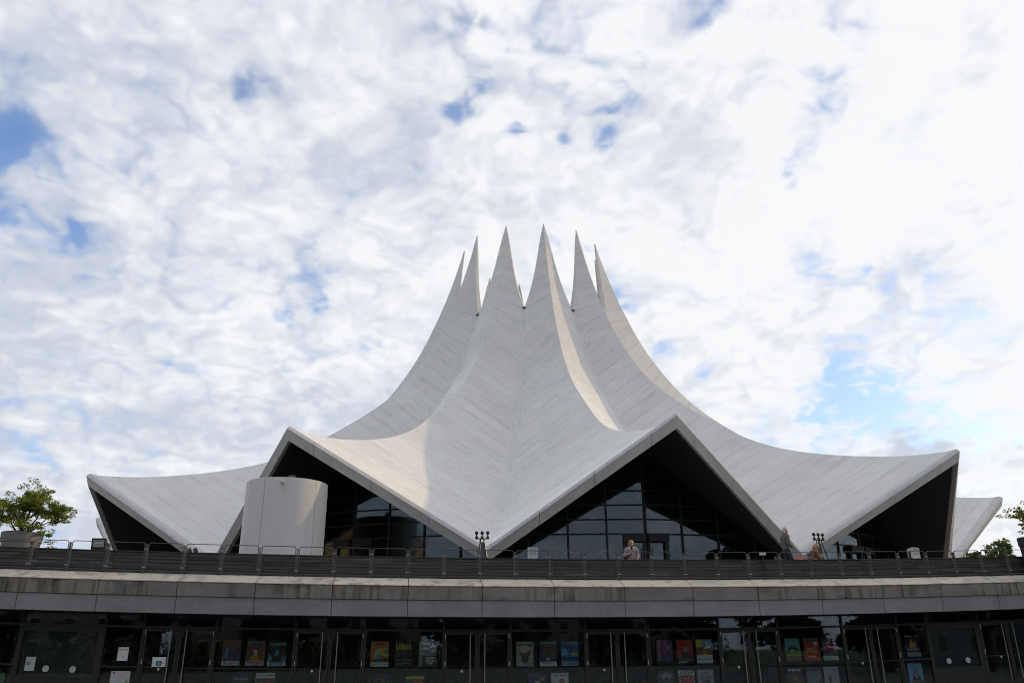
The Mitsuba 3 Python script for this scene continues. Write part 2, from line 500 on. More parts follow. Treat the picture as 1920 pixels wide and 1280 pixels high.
def spire(ar):
    """one open, folded spire: six bands on each side over a core, an inner face and the free edges"""
    nb, out, uvs, nv = 7, [], [], 0
    rp = CubicSpline([0, .26, .62, 1.0], np.array([RID[0], (8.2, 29.35 + Z0), (7.2, 32.35 + Z0), APEX]))
    x = np.linspace(0, 1, 22)

    def sides(x, h):
        R = rp(x)
        th = h * (1 - .80 * x)
        ridge = rz2p(ar, R - np.stack([th * 1.25, th * 0], -1))
        E = []
        for sg in (-1, 1):
            e0, e1 = rz2p(ar + 15 * sg, VAL[0]), rz2p(ar, APEX)
            e = e0 + (e1 - e0) * x[:, None]
            lat = np.array([math.cos(math.radians(ar)), math.sin(math.radians(ar)), 0])
            e = e - (e @ lat * .17 * np.sin(np.pi * np.clip(x, 0, 1)))[:, None] * lat
            inw = -np.stack([np.full(len(x), math.sin(math.radians(ar + 4 * sg))), np.full(len(x), -math.cos(math.radians(ar + 4 * sg))), 0 * x], -1)
            E.append(e + inw * th[:, None])
        return E[0], ridge, E[1]
    core_o, core_i = sides(x, .03), sides(x, .50)
    ms, us = [], []

    def strip(A, B, base):
        v = np.stack([A, (A + B) / 2, B], 1)
        ms.append((v.reshape(-1, 3), gridfaces(len(A), 3)))
        L = np.linalg.norm(A - B, axis=1)
        uu = base * 64.0 + 8 + np.stack([L * 0, L / 2, L], 1)
        vv = np.repeat((x[:len(A)] * 9.0)[:, None], 3, 1)
        us.append(np.stack([uu, vv], -1).reshape(-1, 2))
    b0 = 900 + int(ar) * 20
    for a, b in ((0, 1), (1, 2)):
        strip(core_i[a], core_i[b], b0)
        strip(core_o[a], core_o[b], b0 + 1)
    for e in (0, 2):
        strip(core_o[e], core_i[e], b0 + 2)
    xb = np.linspace(0, 1, nb + 1)
    for k in range(nb):
        xs = np.linspace(xb[k] + (.001 if k else 0), xb[k + 1] - .001, 4)
        o, lo = sides(xs, 0.0), sides(xs, .04)
        for a, b in ((0, 1), (1, 2)):
            strip(o[a], o[b], b0 + 3 + k)
        for q in (0, -1):
            strip(np.stack([o[0][q], o[1][q], o[2][q]]), np.stack([lo[0][q], lo[1][q], lo[2][q]]), b0 + 3 + k)
        for e in (0, 2):
            strip(o[e], lo[e], b0 + 3 + k)
    m = cat(ms)
    part(hall, 'spire', m, 'white_concrete', False, uv=np.vstack(us))


for i in range(NG):
    spire(i * 30 - 165)

# valley gutters, spouts at the notches
for a in (-60, -30, 0, 30, 60):
    t = np.linspace(.004, .985, 40)
    rows = []
    for w, h in ((-.20, .012), (-.17, .05), (-.10, .03), (0, .0), (.10, .03), (.17, .05), (.20, .012)):
        c = off_curve(valc, t, h + .012)
        ctr = rz2p(a, c)
        side = np.array([math.cos(math.radians(a)), math.sin(math.radians(a)), 0])
        rise = abs(w) * .55
        rows.append(ctr + side * w + np.array([0, 0, 1.0]) * rise)
    V = np.stack(rows, 1)
    uu = 4200 * 64.0 + np.broadcast_to(np.linspace(0, .4, 7)[None], (40, 7)) + 8
    vv = np.broadcast_to((t * VL)[:, None], (40, 7))
    part(hall, 'valley_gutter', (V.reshape(-1, 3), gridfaces(40, 7)), 'white_concrete', True, uv=np.stack([uu, vv], -1).reshape(-1, 2))
for a in range(-180, 180, 30):
    p0 = rz2p(a, VAL[0] + [-.25, .12])
    p1 = rz2p(a, VAL[0] + [.10, -.02])
    part(hall, 'gutter_spout', tube([p0, p1], [.17, .15], 10), 'panel_grey')
part(hall, 'roof_light', lathe([(0, 27.9), (7.4, 27.6), (7.4, 27.0), (8.2, 26.6)], (0, 0, 0), 24), 'panel_grey')

# edge beams along the gables
SEC = [(-.40, .03), (-.08, .045), (.07, -.09), (.075, -.13), (-.10, -TH_SHELL - .07), (-.33, -TH_SHELL - .07), (-.41, -TH_SHELL + .04)]


def beam_frame(c, a):
    d = c(1.0, 1)
    d = d / np.linalg.norm(d)
    n = np.array([-d[1], d[0]])
    n = n * np.sign(n[1])
    return rz2p(a, c(1.0)), rz2p(a, d), rz2p(a, n)


for i in range(NG):
    ar = i * 30 - 165
    for sg in (-1, 1):
        pR, uR, wR = beam_frame(ridc, ar)
        pV, uV, wV = beam_frame(valc, ar + 15 * sg)
        A = np.array([pR + x * uR + y * wR for x, y in SEC])
        B = np.array([pV + x * uV + y * wV for x, y in SEC])
        nseg, k = 4, len(SEC)
        cuts = [0, .13, .42, .71, 1.0]
        for q in range(nseg):
            x0, x1 = cuts[q] + (.0012 if q else 0), cuts[q + 1] - (.0012 if q < nseg - 1 else 0)
            a, b = A + (B - A) * x0, A + (B - A) * x1
            v = np.vstack([a, b])
            f = np.array([[j, (j + 1) % k, k + (j + 1) % k, k + j] for j in range(k)])
            f = np.vstack([f[:, [0, 1, 2]], f[:, [0, 2, 3]], [[0, j, j + 1] for j in range(1, k - 1)], [[k, k + j + 1, k + j] for j in range(1, k - 1)]])
            part(hall, 'edge_beam', (v, f), 'beam_concrete')

# piers under the feet, podium
FLOOR_T, FLOOR_H = 3.85, 4.25
for a in range(-180, 180, 30):
    o = rz2p(a, (30.2, 0))
    e, l = rz2p(a, (1, 0)), np.array([math.cos(math.radians(a)), math.sin(math.radians(a)), 0])
    lo = [o + x * e + y * l + [0, 0, FLOOR_H - .4] for x, y in ((-.7, -.5), (-.7, .5), (.5, -.5), (.5, .5))]
    hi = [o + x * e + y * l + [0, 0, z] for x, y, z in ((-.9, -.35, 5.75), (-.9, .35, 5.75), (.45, -.35, 5.45), (.45, .35, 5.45))]
    part(hall, 'pier', hexa([lo[0], hi[0], lo[1], hi[1], lo[2], hi[2], lo[3], hi[3]]), 'beam_concrete')
part(hall, 'podium', lathe([(0, FLOOR_H), (31.6, FLOOR_H), (31.6, FLOOR_H - .4)], (0, 0, 0), 48), 'terrace_paving')
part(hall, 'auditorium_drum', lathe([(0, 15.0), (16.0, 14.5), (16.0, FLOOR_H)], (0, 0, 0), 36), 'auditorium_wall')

# roof height lookup for the glazing
pts = []
for ar in (-30 + 15, ):
    pass
gl_pts = np.vstack([flank(0, sg, np.linspace(.3, 1, 60), np.linspace(0, 1, 12), -.3).reshape(-1, 3) for sg in (-1, 1)])
roof_z = LinearNDInterpolator(gl_pts[:, :2], gl_pts[:, 2])


def glazing(ar, rg, lat, fl, fr, door=True):
    """folded glass wall under a gable: fold at radial distance rg and sideways offset lat; the two walls' normals are turned by fl and fr degrees"""
    for sg, turn in ((-1, fl), (1, fr)):
        th = math.radians(turn)
        # local frame: gable axis = -y (azimuth 0)
        nrm = np.array([math.sin(th), -math.cos(th), 0])
        ex = np.array([math.cos(th), math.sin(th), 0]) * sg
        o = np.array([lat, -rg, 0])
        ws = np.linspace(0, 9.6, 97)
        top = []
        for w in ws:
            p = o + ex * w
            z = roof_z(p[0], p[1])
            top.append(float(z) if np.isfinite(z) else -1)
        top = np.array(top)
        ok = top > FLOOR_H
        n = int(np.argmin(ok)) if not ok.all() else len(ws)
        wall = Polygon([(0, FLOOR_H)] + [(ws[n - 1], FLOOR_H)] + [(ws[j], top[j]) for j in range(n - 1, -1, -1)]).buffer(0)
        R = frame((0, 0, 0), math.radians(ar))[:3, :3]
        O, EX, NR = R @ o, R @ ex, R @ nrm
        EZ = np.array([0, 0, 1.0])
        if np.dot(np.cross(EX, EZ), NR) < 0:
            pass
        cols = [0] + [1.95 * j for j in range(1, 6)]
        rows = [FLOOR_H, 7.10, 7.82, 8.54, 9.26, 9.98, 10.7, 11.4, 12.1]
        dr_ = [.0, .55, 1.95] if not door else [.0, .52, 1.95]
        for c0, c1 in zip(cols[:-1], cols[1:]):
            for r0, r1 in zip(rows[:-1], rows[1:]):
                cell = wall.intersection(sbox(c0 + .05, r0 + .035, c1 - .05, r1 - .035))
                for g in getattr(cell, 'geoms', [cell]):
                    if g.is_empty or g.area < .03:
                        continue
                    m = trimesh.creation.triangulate_polygon(g, engine='earcut')
                    part(hall, 'pane', (O + m[0][:, :1] * EX + m[0][:, 1:2] * EZ, m[1]), 'pane_glass')
        for j, c in enumerate(cols):
            w = .10 if j else .13
            g = wall.intersection(sbox(c - w / 2, FLOOR_H, c + w / 2, 20))
            if not g.is_empty and g.area > .02:
                part(hall, 'mullion', prism(g, O, EX, EZ, NR, -.12, .06), 'frame_dark')
        for r in rows[1:]:
            g = wall.intersection(sbox(0.05, r - .035, 9.6, r + .035))
            for q in getattr(g, 'geoms', [g]):
                if not q.is_empty and q.area > .02:
                    part(hall, 'transom', prism(q, O, EX, EZ, NR, -.10, .035), 'frame_dark')
        if door:
            # a framed double door beside the fold: this wall's leaf
            d0, d1 = (.10, 1.0)
            fr_ = cat([prism(sbox(d0 - .06, FLOOR_H, d0 + .06, 6.95), O, EX, EZ, NR, .062, .16), prism(sbox(d1 - .06, FLOOR_H, d1 + .14, 6.95), O, EX, EZ, NR, .062, .16),
                       prism(sbox(d0 - .06, 6.70, d1 + .14, 7.07), O, EX, EZ, NR, .064, .30)])
            k = part(hall, 'door', fr_, 'frame_dark')
            part(k, 'handle', prism(sbox(d0 + .12, 4.6, d0 + .16, 6.4), O, EX, EZ, NR, .17, .21), 'steel_rail')


glazing(15, 28.4, .3, -9.4, 2.6)
glazing(-15, 28.4, 0, -6, 6)
glazing(45, 28.4, 0, -6, 6)
glazing(-45, 28.4, 0, -6, 6, False)
for a in (75, -75, 105, -105, 135, -135, 165, -165):
    R = frame((0, 0, 0), math.radians(a))[:3, :3]
    ws = np.linspace(-7.2, 7.2, 25)
    tp = [max(FLOOR_H + .05, float(np.nan_to_num(roof_z(w, -28.0), nan=FLOOR_H + .05))) for w in ws]
    poly = Polygon([(-7.2, FLOOR_H)] + [(7.2, FLOOR_H)] + [(w, z) for w, z in zip(ws[::-1], tp[::-1])])
    part(hall, 'end_wall', prism(poly.buffer(0), R @ np.array([0, -28.0, 0]), R @ np.array([1.0, 0, 0]), upv, R @ np.array([0, -1.0, 0]), 0, .15), 'frame_dark')

# ---------------------------------------------------------------- the low entrance front: a gently curved line in plan
W0 = np.array([3.70530, -40.65744])
SS = np.linspace(-26, 26, 2601)
_x = np.clip(SS / .9, -20, 20) / 10
HD = .10138 + 0.156 + .045 * _x - .003 * _x ** 2
_c = np.cumsum(np.stack([np.cos(HD), np.sin(HD)], 1), 0) * .02
PL = W0 + _c - _c[1300]


def pl(s, off=0.0, z=0.0):
    """a point of the entrance front: s metres along it, off metres behind its face"""
    x, y, h = np.interp(s, SS, PL[:, 0]), np.interp(s, SS, PL[:, 1]), np.interp(s, SS, HD)
    return np.array([x - math.sin(h) * off, y + math.cos(h) * off, z + .000774 * s + .000939 * s * s])


def hd(s):
    return float(np.interp(s, SS, HD))


def fbox(s0, s1, o0, o1, z0, z1):
    return hexa([pl(s, o, z) for s in (s0, s1) for o in (o0, o1) for z in (z0, z1)])


def fsweep(section, s0, s1, n=3):
    """section [(off,z)] carried along the front; closed ends; returns mesh and uv (s, z)"""
    st = np.linspace(s0, s1, n)
    k = len(section)
    V = np.array([[pl(s, o, z) for o, z in section] for s in st])
    v, f, uv, c = [], [], [], 0
    for j in range(k):
        a, b = V[:, j], V[:, (j + 1) % k]
        v.append(np.vstack([a, b]))
        f.append(gridfaces(2, n) + c)
        uv.append(np.vstack([np.stack([st, st * 0 + section[j][1]], 1), np.stack([st, st * 0 + section[(j + 1) % k][1]], 1)]))
        c += 2 * n
    for q in (0, -1):
        v.append(V[q])
        f.append(np.array([[0, j, j + 1] for j in range(1, k - 1)]) + c)
        uv.append(np.array([[st[q], z] for o, z in section]))
        c += k
    return (np.vstack(v), np.vstack(f)), np.vstack(uv)


ZB, ZM, ZT, ZL = 2.703, 3.221, 3.656, 3.955
LB = 2.456
ent = thing('entrance_building', 'low dark glazed entrance front with a stained concrete cornice under the terrace railing', 'entrance building')
for j in range(-3, 17):
    s0, s1 = (j - 7) * LB + .011, (j - 6) * LB - .011
    if s0 < -25.5 or s1 > 25.5:
        continue
    m, uv = fsweep([(.0, ZM + .006), (.0, ZT - .012), (.012, ZT), (.12, ZT), (.12, ZM + .006)], s0, s1)
    part(ent, 'upper_cornice_panel', m, 'cornice_concrete', False, uv=uv)
    m, uv = fsweep([(.045, ZB), (.045, ZM - .008), (.16, ZM - .008), (.16, ZB)], s0, s1)
    part(ent, 'lower_cornice_panel', m, 'cornice_concrete', False, uv=uv)
    m, uv = fsweep([(-.02, ZT + .004), (-.02, ZT + .022), (.0, ZT + .035), (.66, ZL), (.70, ZL - .03), (.70, ZL - .2), (.16, ZT + .004)], s0, s1)
    part(ent, 'ledge_slab', m, 'ledge_concrete', False, uv=uv)
m, _ = fsweep([(.165, ZB + .06), (.165, 3.60), (.55, 3.60), (.55, ZB + .06)], -25.5, 25.5, 42)
part(ent, 'edge_girder', m, 'joint_dark')
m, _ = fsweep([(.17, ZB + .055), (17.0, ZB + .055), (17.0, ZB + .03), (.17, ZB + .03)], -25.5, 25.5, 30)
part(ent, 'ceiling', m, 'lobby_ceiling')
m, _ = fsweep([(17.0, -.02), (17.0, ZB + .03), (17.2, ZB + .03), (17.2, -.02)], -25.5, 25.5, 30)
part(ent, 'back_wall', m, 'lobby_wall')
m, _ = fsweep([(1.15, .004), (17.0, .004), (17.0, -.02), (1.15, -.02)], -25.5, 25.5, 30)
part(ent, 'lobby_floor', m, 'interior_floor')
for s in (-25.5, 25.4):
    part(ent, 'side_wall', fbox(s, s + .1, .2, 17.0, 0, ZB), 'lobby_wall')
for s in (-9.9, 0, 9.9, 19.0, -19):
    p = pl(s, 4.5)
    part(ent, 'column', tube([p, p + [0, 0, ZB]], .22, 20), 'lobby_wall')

G = 1.264
DOORS = [-12.37, -7.45, -2.48, 2.47, 7.44, 12.37, 18.40]
edges = sorted(set([-24.6, -22.1, -19.7, -17.45, -14.78] + [round(c + q, 3) for c in DOORS for q in (-1.16, 1.16)] + [14.80, 17.14, 22.0, 24.6]))
edges = [e for k, e in enumerate(edges) if k == 0 or e - edges[k - 1] > .12]
for e in edges:
    part(ent, 'mullion', fbox(e - .04, e + .04, G - .05, G + .10, 0, ZB + .025), 'frame_dark')
ZH = 2.27
for a, b in zip(edges[:-1], edges[1:]):
    c = (a + b) / 2
    isdoor = any(abs(c - q) < .3 for q in DOORS)
    isticket = (-17.5 < c < -14.7) or (14.7 < c < 17.2)
    a2, b2 = a + .042, b - .042
    part(ent, 'transom', fbox(a2, b2, G - .04, G + .08, ZH, ZH + .07), 'frame_dark')
    z0, z1 = ZH + .072, ZB + .02
    part(ent, 'fanlight_pane', hexa([pl(s, o, z) for s in (a2, b2) for o in (G, G + .004) for z in (z0, z1)])[0:0] or (np.array([pl(a2, G, z0), pl(b2, G, z0), pl(b2, G, z1), pl(a2, G, z1)]), np.array([[0, 1, 2], [0, 2, 3]])), 'pane_glass')
    if isdoor:
        dc = min(DOORS, key=lambda q: abs(q - c))
        for sg in (-1, 1):
            h0, h1 = (a2 + .005, dc - .006) if sg < 0 else (dc + .006, b2 - .005)
            fr_ = cat([fbox(h0, h0 + .07, G - .035, G + .03, .02, ZH - .006), fbox(h1 - .07, h1, G - .035, G + .03, .02, ZH - .006), fbox(h0 + .07, h1 - .07, G - .03, G + .025, ZH - .10, ZH - .006), fbox(h0 + .07, h1 - .07, G - .03, G + .025, .02, .16),
                       fbox(h0 + .07, h1 - .07, G - .02, G + .015, 1.055, 1.085)])
            k = part(ent, 'door', fr_, 'frame_dark')
            part(k, 'pane', (np.array([pl(h0 + .07, G, .16), pl(h1 - .07, G, .16), pl(h1 - .07, G, ZH - .10), pl(h0 + .07, G, ZH - .10)]), np.array([[0, 1, 2], [0, 2, 3]])), 'pane_glass')
            hs = dc + sg * .25
            p0, p1 = pl(hs, G - .10, .25), pl(hs, G - .10, 2.235)
            part(k, 'handle', cat([tube([p0, p1], .017, 8)] + [tube([pl(hs, G - .10, z), pl(hs, G - .015, z)], .011, 6) for z in (.5, 2.0)]), 'steel_bright')
            hg = h0 + .018 if sg < 0 else h1 - .018
            for z in (1.25, 2.13):
                part(k, 'hinge', tube([pl(hg, G - .05, z - .075), pl(hg, G - .05, z + .075)], .013, 6), 'hinge_metal')
            if sg < 0:
                p = pl(dc - .52, G - .02, 1.02)
                q = pl(dc - .52, G - .06, 1.02)
                part(k, 'lock', tube([p, q], .040, 14), 'hinge_metal')
    elif isticket:
        z0, z1 = .74, 2.10
        fr_ = cat([fbox(a2, b2, G - .04, G + .07, 0, z0 - .06), fbox(a2, b2, G - .05, G + .09, z0 - .06, z0), fbox(a2, b2, G - .04, G + .06, z1, ZH - .002), fbox(a2, a2 + .06, G - .04, G + .05, z0, z1), fbox(b2 - .16, b2, G - .04, G + .05, z0, z1)])
        k = part(ent, 'ticket_window', fr_, 'frame_dark')
        part(k, 'pane', (np.array([pl(a2 + .06, G, z0), pl(b2 - .16, G, z0), pl(b2 - .16, G, z1), pl(a2 + .06, G, z1)]), np.array([[0, 1, 2], [0, 2, 3]])), 'pane_glass')
        part(k, 'blind', fbox(a2 + .06, b2 - .16, G + .05, G + .06, z0 + .002, z1), 'blind_green')
        for s in ((-16.45, -15.6) if c < 0 else (15.54, 16.39)):
            rim = tube([pl(s, G - .004, .965), pl(s, G - .03, .965)], .098, 24)
            part(k, 'speaking_disc', rim, 'lamp_face' if False else 'grey_housing')
            p = part(k, 'disc_grille', cat([tube([pl(s + .045 * math.cos(q), G - .03, .965 + .045 * math.sin(q)), pl(s + .045 * math.cos(q), G - .036, .965 + .045 * math.sin(q))], .012, 6) for q in np.arange(6) * math.pi / 3]), 'steel_dark')
    else:
        part(ent, 'rail', fbox(a2, b2, G - .03, G + .06, 1.055, 1.095), 'frame_dark')
        for z0, z1 in ((.12, 1.05), (1.10, ZH - .002)):
            part(ent, 'pane', (np.array([pl(a2, G, z0), pl(b2, G, z0), pl(b2, G, z1), pl(a2, G, z1)]), np.array([[0, 1, 2], [0, 2, 3]])), 'pane_glass')
        part(ent, 'sill', fbox(a2, b2, G - .04, G + .08, 0, .12), 'frame_dark')

# terrace deck: from the ledge back round the hall
front = [pl(s, .72)[:2] for s in np.linspace(-25.5, 25.5, 30)]
deck = Polygon(front + [(75, -20), (75, 70), (-75, 70), (-75, -40)]).buffer(0)
dm = trimesh.creation.extrude_polygon(deck, .25, engine='earcut')
struct('terrace', (dm.vertices + [0, 0, FLOOR_T - .25], dm.faces), 'terrace_paving', 'raised terrace on top of the entrance building')

# ---------------------------------------------------------------- posters and notices (behind the glass)


class Sheet:
    """a printed sheet in the front's plane: bottom-left corner s0,z0; layered print, each layer 0.6 mm proud of the one below"""

    def __init__(self, s0, z0, w, h, off):
        self.w, self.h = w, h
        self.o = pl(s0, off, z0)
        a = hd(s0 + w / 2)
        self.ex, self.n = np.array([math.cos(a), math.sin(a), 0]), np.array([math.sin(a), -math.cos(a), 0])
        self.layer = 0

    def rect(self, x0, x1, y0, y1):
        """fractions of the sheet"""
        self.layer += 1
        return prism(sbox(x0 * self.w, y0 * self.h, x1 * self.w, y1 * self.h), self.o, self.ex, upv, self.n, -.0 + (.0014 * (self.layer - 1)), .0014 * self.layer)

    def poly(self, pts):
        self.layer += 1
        return prism(Polygon([(x * self.w, y * self.h) for x, y in pts]).buffer(0), self.o, self.ex, upv, self.n, .0014 * (self.layer - 1), .0014 * self.layer)

    def disc(self, x, y, rx, ry):
        g = np.arange(20) * math.pi / 10
        return self.poly([(x + rx * math.cos(q), y + ry * math.sin(q)) for q in g])

    def text(self, t, x, y, hh, maxw=None, bold=True):
        self.layer += 1
        m = meshkit.text_mesh(t, hh * self.h, .001, bold)
        v = m.vertices.copy()
        wd = v[:, 0].max() - v[:, 0].min()
        if maxw:
            v[:, 0] *= maxw * self.w / wd
        return self.o + (v[:, :1] + x * self.w) * self.ex + (v[:, 1:2] + y * self.h) * upv + (v[:, 2:] + .0014 * (self.layer - 1)) * self.n, m.faces

    def bars(self, x0, x1, y, hh, seed, n=9):
        """unreadable small print: a row of short strokes"""
        self.layer += 1
        r = random.Random(seed)
        ms, x = [], x0
        st = (x1 - x0) / n
        for i in range(n):
            w = st * r.uniform(.45, .85)
            h = hh * r.uniform(.75, 1.0)
            ms.append(prism(sbox(x * self.w, y * self.h, (x + w) * self.w, (y + h) * self.h), self.o, self.ex, upv, self.n, .0014 * (self.layer - 1), .0014 * self.layer))
            x += st
        return cat(ms)


def poster(s0, z0, label, base, items, w=.60, h=.79, off=G + .07, name='poster', catg='poster', grp='posters behind the entrance glass'):
    S = Sheet(s0, z0, w, h, off)
    t = thing(name, label, catg, grp)
    part(t, 'sheet', S.rect(0, 1, 0, 1), 'print_' + base)
    for it in items:
        kind, col, nm = it[0], it[1], it[2]
        m = getattr(S, kind)(*it[3:])
        part(t, nm, m, 'print_' + col)


R1, R2 = 1.16, .155
portrait = lambda cx, cy, sk, hairc, body: [('poly', body, 'figure', [(cx - .30, cy - .36), (cx + .30, cy - .36), (cx + .22, cy - .16), (cx + .08, cy - .10), (cx - .08, cy - .10), (cx - .22, cy - .16)]),
                                            ('disc', hairc, 'hair', cx, cy + .03, .15, .15), ('disc', sk, 'face', cx, cy, .11, .13)]
B = portrait
poster(-10.95, R1, 'violet concert poster with pale blue shape and white foot strip, leftmost of the upper row', 'violet', [('rect', 'brown', 'band', 0, 1, .72, 1), ('poly', 'teal', 'shape', [(.12, .30), (.34, .30), (.28, .55), (.40, .70), (.2, .66), (.16, .45)]), ('poly', 'charcoal', 'shape', [(.55, .3), (.95, .3), (.9, .6), (.7, .75)]), ('rect', 'white', 'foot_strip', .02, .98, 0, .17), ('rect', 'teal', 'block', .12, .26, .03, .14), ('bars', 'grey', 'small_print', .34, .92, .06, .06, 1, 10)])
poster(-10.17, R1, 'brown illustrated poster with red rule and grey foot strip, second of the upper row', 'brown', [('rect', 'charcoal', 'band', 0, 1, .86, 1), ('bars', 'teal', 'title', .1, .95, .87, .09, 2, 9), ('rect', 'red', 'rule', .12, .6, .76, .79)] + B(.5, .52, 'cream', 'black', 'orange') + [('rect', 'lightgrey', 'foot_strip', 0, 1, 0, .18), ('bars', 'charcoal', 'small_print', .08, .95, .09, .06, 3, 9)])
poster(-9.46, R1, 'dark portrait poster with pale block title and blue strip at its foot', 'black', [('bars', 'lightgrey', 'title', .08, .94, .80, .12, 4, 9), ('poly', 'teal', 'figure', [(0, .14), (1, .14), (1, .42), (.75, .3), (.3, .3), (.05, .5)])] + B(.48, .52, 'teal', 'black', 'black') + [('rect', 'white', 'foot_strip', 0, 1, 0, .15), ('rect', 'blue', 'block', .12, .82, .03, .15), ('bars', 'white', 'small_print', .2, .75, .06, .05, 5, 6)])
poster(-10.55, R2, 'near-black poster lettered CAT POWER in pale capitals', 'black', [('text', 'lightgrey', 'title', 'CAT POWER', .16, .72, .08, .68), ('bars', 'charcoal', 'small_print', .25, .75, .3, .04, 6, 6)])
poster(-9.78, R2, 'white-headed poster with a red and green picture, low beside the black lettered one', 'white', [('bars', 'red', 'title', .08, .92, .86, .10, 7, 11), ('rect', 'charcoal', 'picture', .02, .98, .0, .80), ('poly', 'red', 'shape', [(.05, .55), (.95, .75), (.8, .5), (.3, .45)]), ('poly', 'green', 'shape', [(.05, .45), (.4, .65), (.3, .4)]), ('rect', 'lightgrey', 'block', .1, .7, .3, .42)])
poster(-6.08, R1, 'orange cartoon-like poster with red heading and pale foot strip', 'orange', [('poly', 'red', 'band', [(.2, .84), (.75, .86), (.7, .94), (.3, .95)]), ('rect', 'grey', 'band', .22, .95, .72, .80), ('poly', 'yellow', 'shape', [(.2, .32), (.95, .42), (.95, .72), (.3, .72)]), ('poly', 'teal', 'shape', [(.22, .3), (.5, .3), (.55, .5), (.38, .56)]), ('disc', 'cream', 'shape', .36, .58, .12, .10), ('disc', 'teal', 'shape', .85, .58, .12, .09), ('disc', 'brown', 'shape', .62, .40, .1, .04), ('poly', 'charcoal', 'band', [(0, .19), (1, .19), (1, .36), (0, .25)]), ('rect', 'white', 'foot_strip', 0, 1, 0, .17), ('bars', 'grey', 'small_print', .05, .28, .03, .11, 8, 4), ('bars', 'grey', 'small_print', .34, .95, .08, .06, 9, 9)])
poster(-5.27, R1, 'black poster with olive green block title and faint lines of print', 'black', [('bars', 'lime', 'title', .06, .94, .66, .27, 10, 6), ('bars', 'charcoal', 'small_print', .1, .95, .55, .04, 11, 9), ('bars', 'charcoal', 'small_print', .2, .9, .45, .04, 12, 8), ('bars', 'grey', 'small_print', .1, .95, .25, .03, 13, 10), ('bars', 'grey', 'small_print', .05, .98, .10, .05, 14, 9)])
poster(-4.46, R1, 'grey poster of a pale figure before a bright horizon with white lettering', 'grey', [('poly', 'lightgrey', 'shape', [(0, .60), (.5, .62), (.5, .95), (0, 1)]), ('poly', 'cream', 'horizon', [(0, .48), (.45, .50), (.45, .54), (0, .54)]), ('poly', 'charcoal', 'ground', [(.2, 0), (1, 0), (1, .5), (.45, .48), (.2, .4)])] + B(.66, .78, 'cream', 'lightgrey', 'grey') + [('bars', 'white', 'title', .38, .92, .30, .09, 15, 5), ('bars', 'white', 'title', .38, .92, .20, .08, 16, 6), ('bars', 'white', 'title', .46, .8, .10, .08, 17, 3)])
poster(-5.95, R2 - .03, 'dim poster of a thin standing figure under the orange one', 'black', [('poly', 'charcoal', 'shape', [(.3, .0), (.7, .0), (.62, .8), (.42, .8)]), ('poly', 'brown', 'figure', [(.46, .4), (.58, .4), (.60, .86), (.50, .92), (.44, .84)])])
poster(-4.86, R2 - .06, 'dim poster with an olive band across its head, under the green-titled one', 'charcoal', [('rect', 'lime', 'band', 0, 1, .86, .97), ('poly', 'red', 'shape', [(.3, .2), (.9, .3), (.9, .8), (.4, .84)])])
poster(-1.12, R1, 'pale green poster filled by a large painted face', 'lightgrey', [('bars', 'charcoal', 'title', .06, .95, .80, .12, 18, 8), ('disc', 'cream', 'face', .5, .52, .38, .36), ('poly', 'brown', 'shape', [(.15, .6), (.4, .5), (.6, .55), (.85, .66), (.8, .4), (.2, .42)]), ('poly', 'red', 'shape', [(.5, .45), (.72, .44), (.70, .54)]), ('disc', 'teal', 'shape', .34, .54, .08, .06), ('disc', 'charcoal', 'beard', .5, .30, .22, .16), ('bars', 'brown', 'small_print', .5, .95, .08, .05, 19, 6)])
poster(-.30, R1, 'dark blue poster with red title over a brown crowd and white foot strip', 'navy', [('rect', 'teal', 'band', 0, 1, .90, 1), ('bars', 'red', 'title', .16, .88, .78, .12, 20, 6), ('poly', 'brown', 'picture', [(.1, .3), (.9, .3), (.85, .75), (.2, .75)]), ('poly', 'charcoal', 'shape', [(.4, .3), (.6, .3), (.62, .7), (.38, .7)]), ('rect', 'white', 'foot_strip', 0, 1, 0, .18), ('bars', 'grey', 'small_print', .15, .8, .09, .05, 21, 6), ('rect', 'cream', 'block', .4, .6, .24, .34)])
poster(.47, R1, 'bright blue poster with a yellow flash and pale lettered foot', 'blue', [('rect', 'teal', 'band', 0, 1, .9, 1), ('poly', 'violet', 'shape', [(.2, .82), (.8, .82), (.55, .55)]), ('poly', 'sky', 'shape', [(0, .4), (.4, .45), (.3, .7), (0, .7)]), ('poly', 'yellow', 'flash', [(.55, .43), (1, .43), (1, .52), (.62, .51)]), ('rect', 'navy', 'band', 0, 1, .24, .36), ('rect', 'lightgrey', 'foot_strip', 0, 1, 0, .17), ('bars', 'blue', 'small_print', .06, .95, .05, .09, 22, 8)])
poster(-.70, R2, 'blue children\'s show poster with a white snowy shape, low under the painted face', 'navy', [('poly', 'sky', 'ground', [(0, 0), (1, 0), (.95, .5), (.5, .68), (.2, .5)]), ('disc', 'white', 'shape', .5, .42, .28, .26), ('poly', 'black', 'shape', [(.4, .3), (.56, .35), (.58, .62), (.46, .55)]), ('disc', 'orange', 'sun', .80, .76, .1, .08)])
poster(.09, R2, 'white poster lettered Olly Murs with a dark-haired portrait', 'white', [('text', 'charcoal', 'title', 'Olly Murs', .08, .86, .09, .84)] + B(.62, .60, 'skin', 'brown', 'lightgrey') + [('bars', 'pink', 'small_print', .08, .36, .66, .05, 24, 4), ('bars', 'teal', 'small_print', .08, .36, .56, .05, 25, 4)])
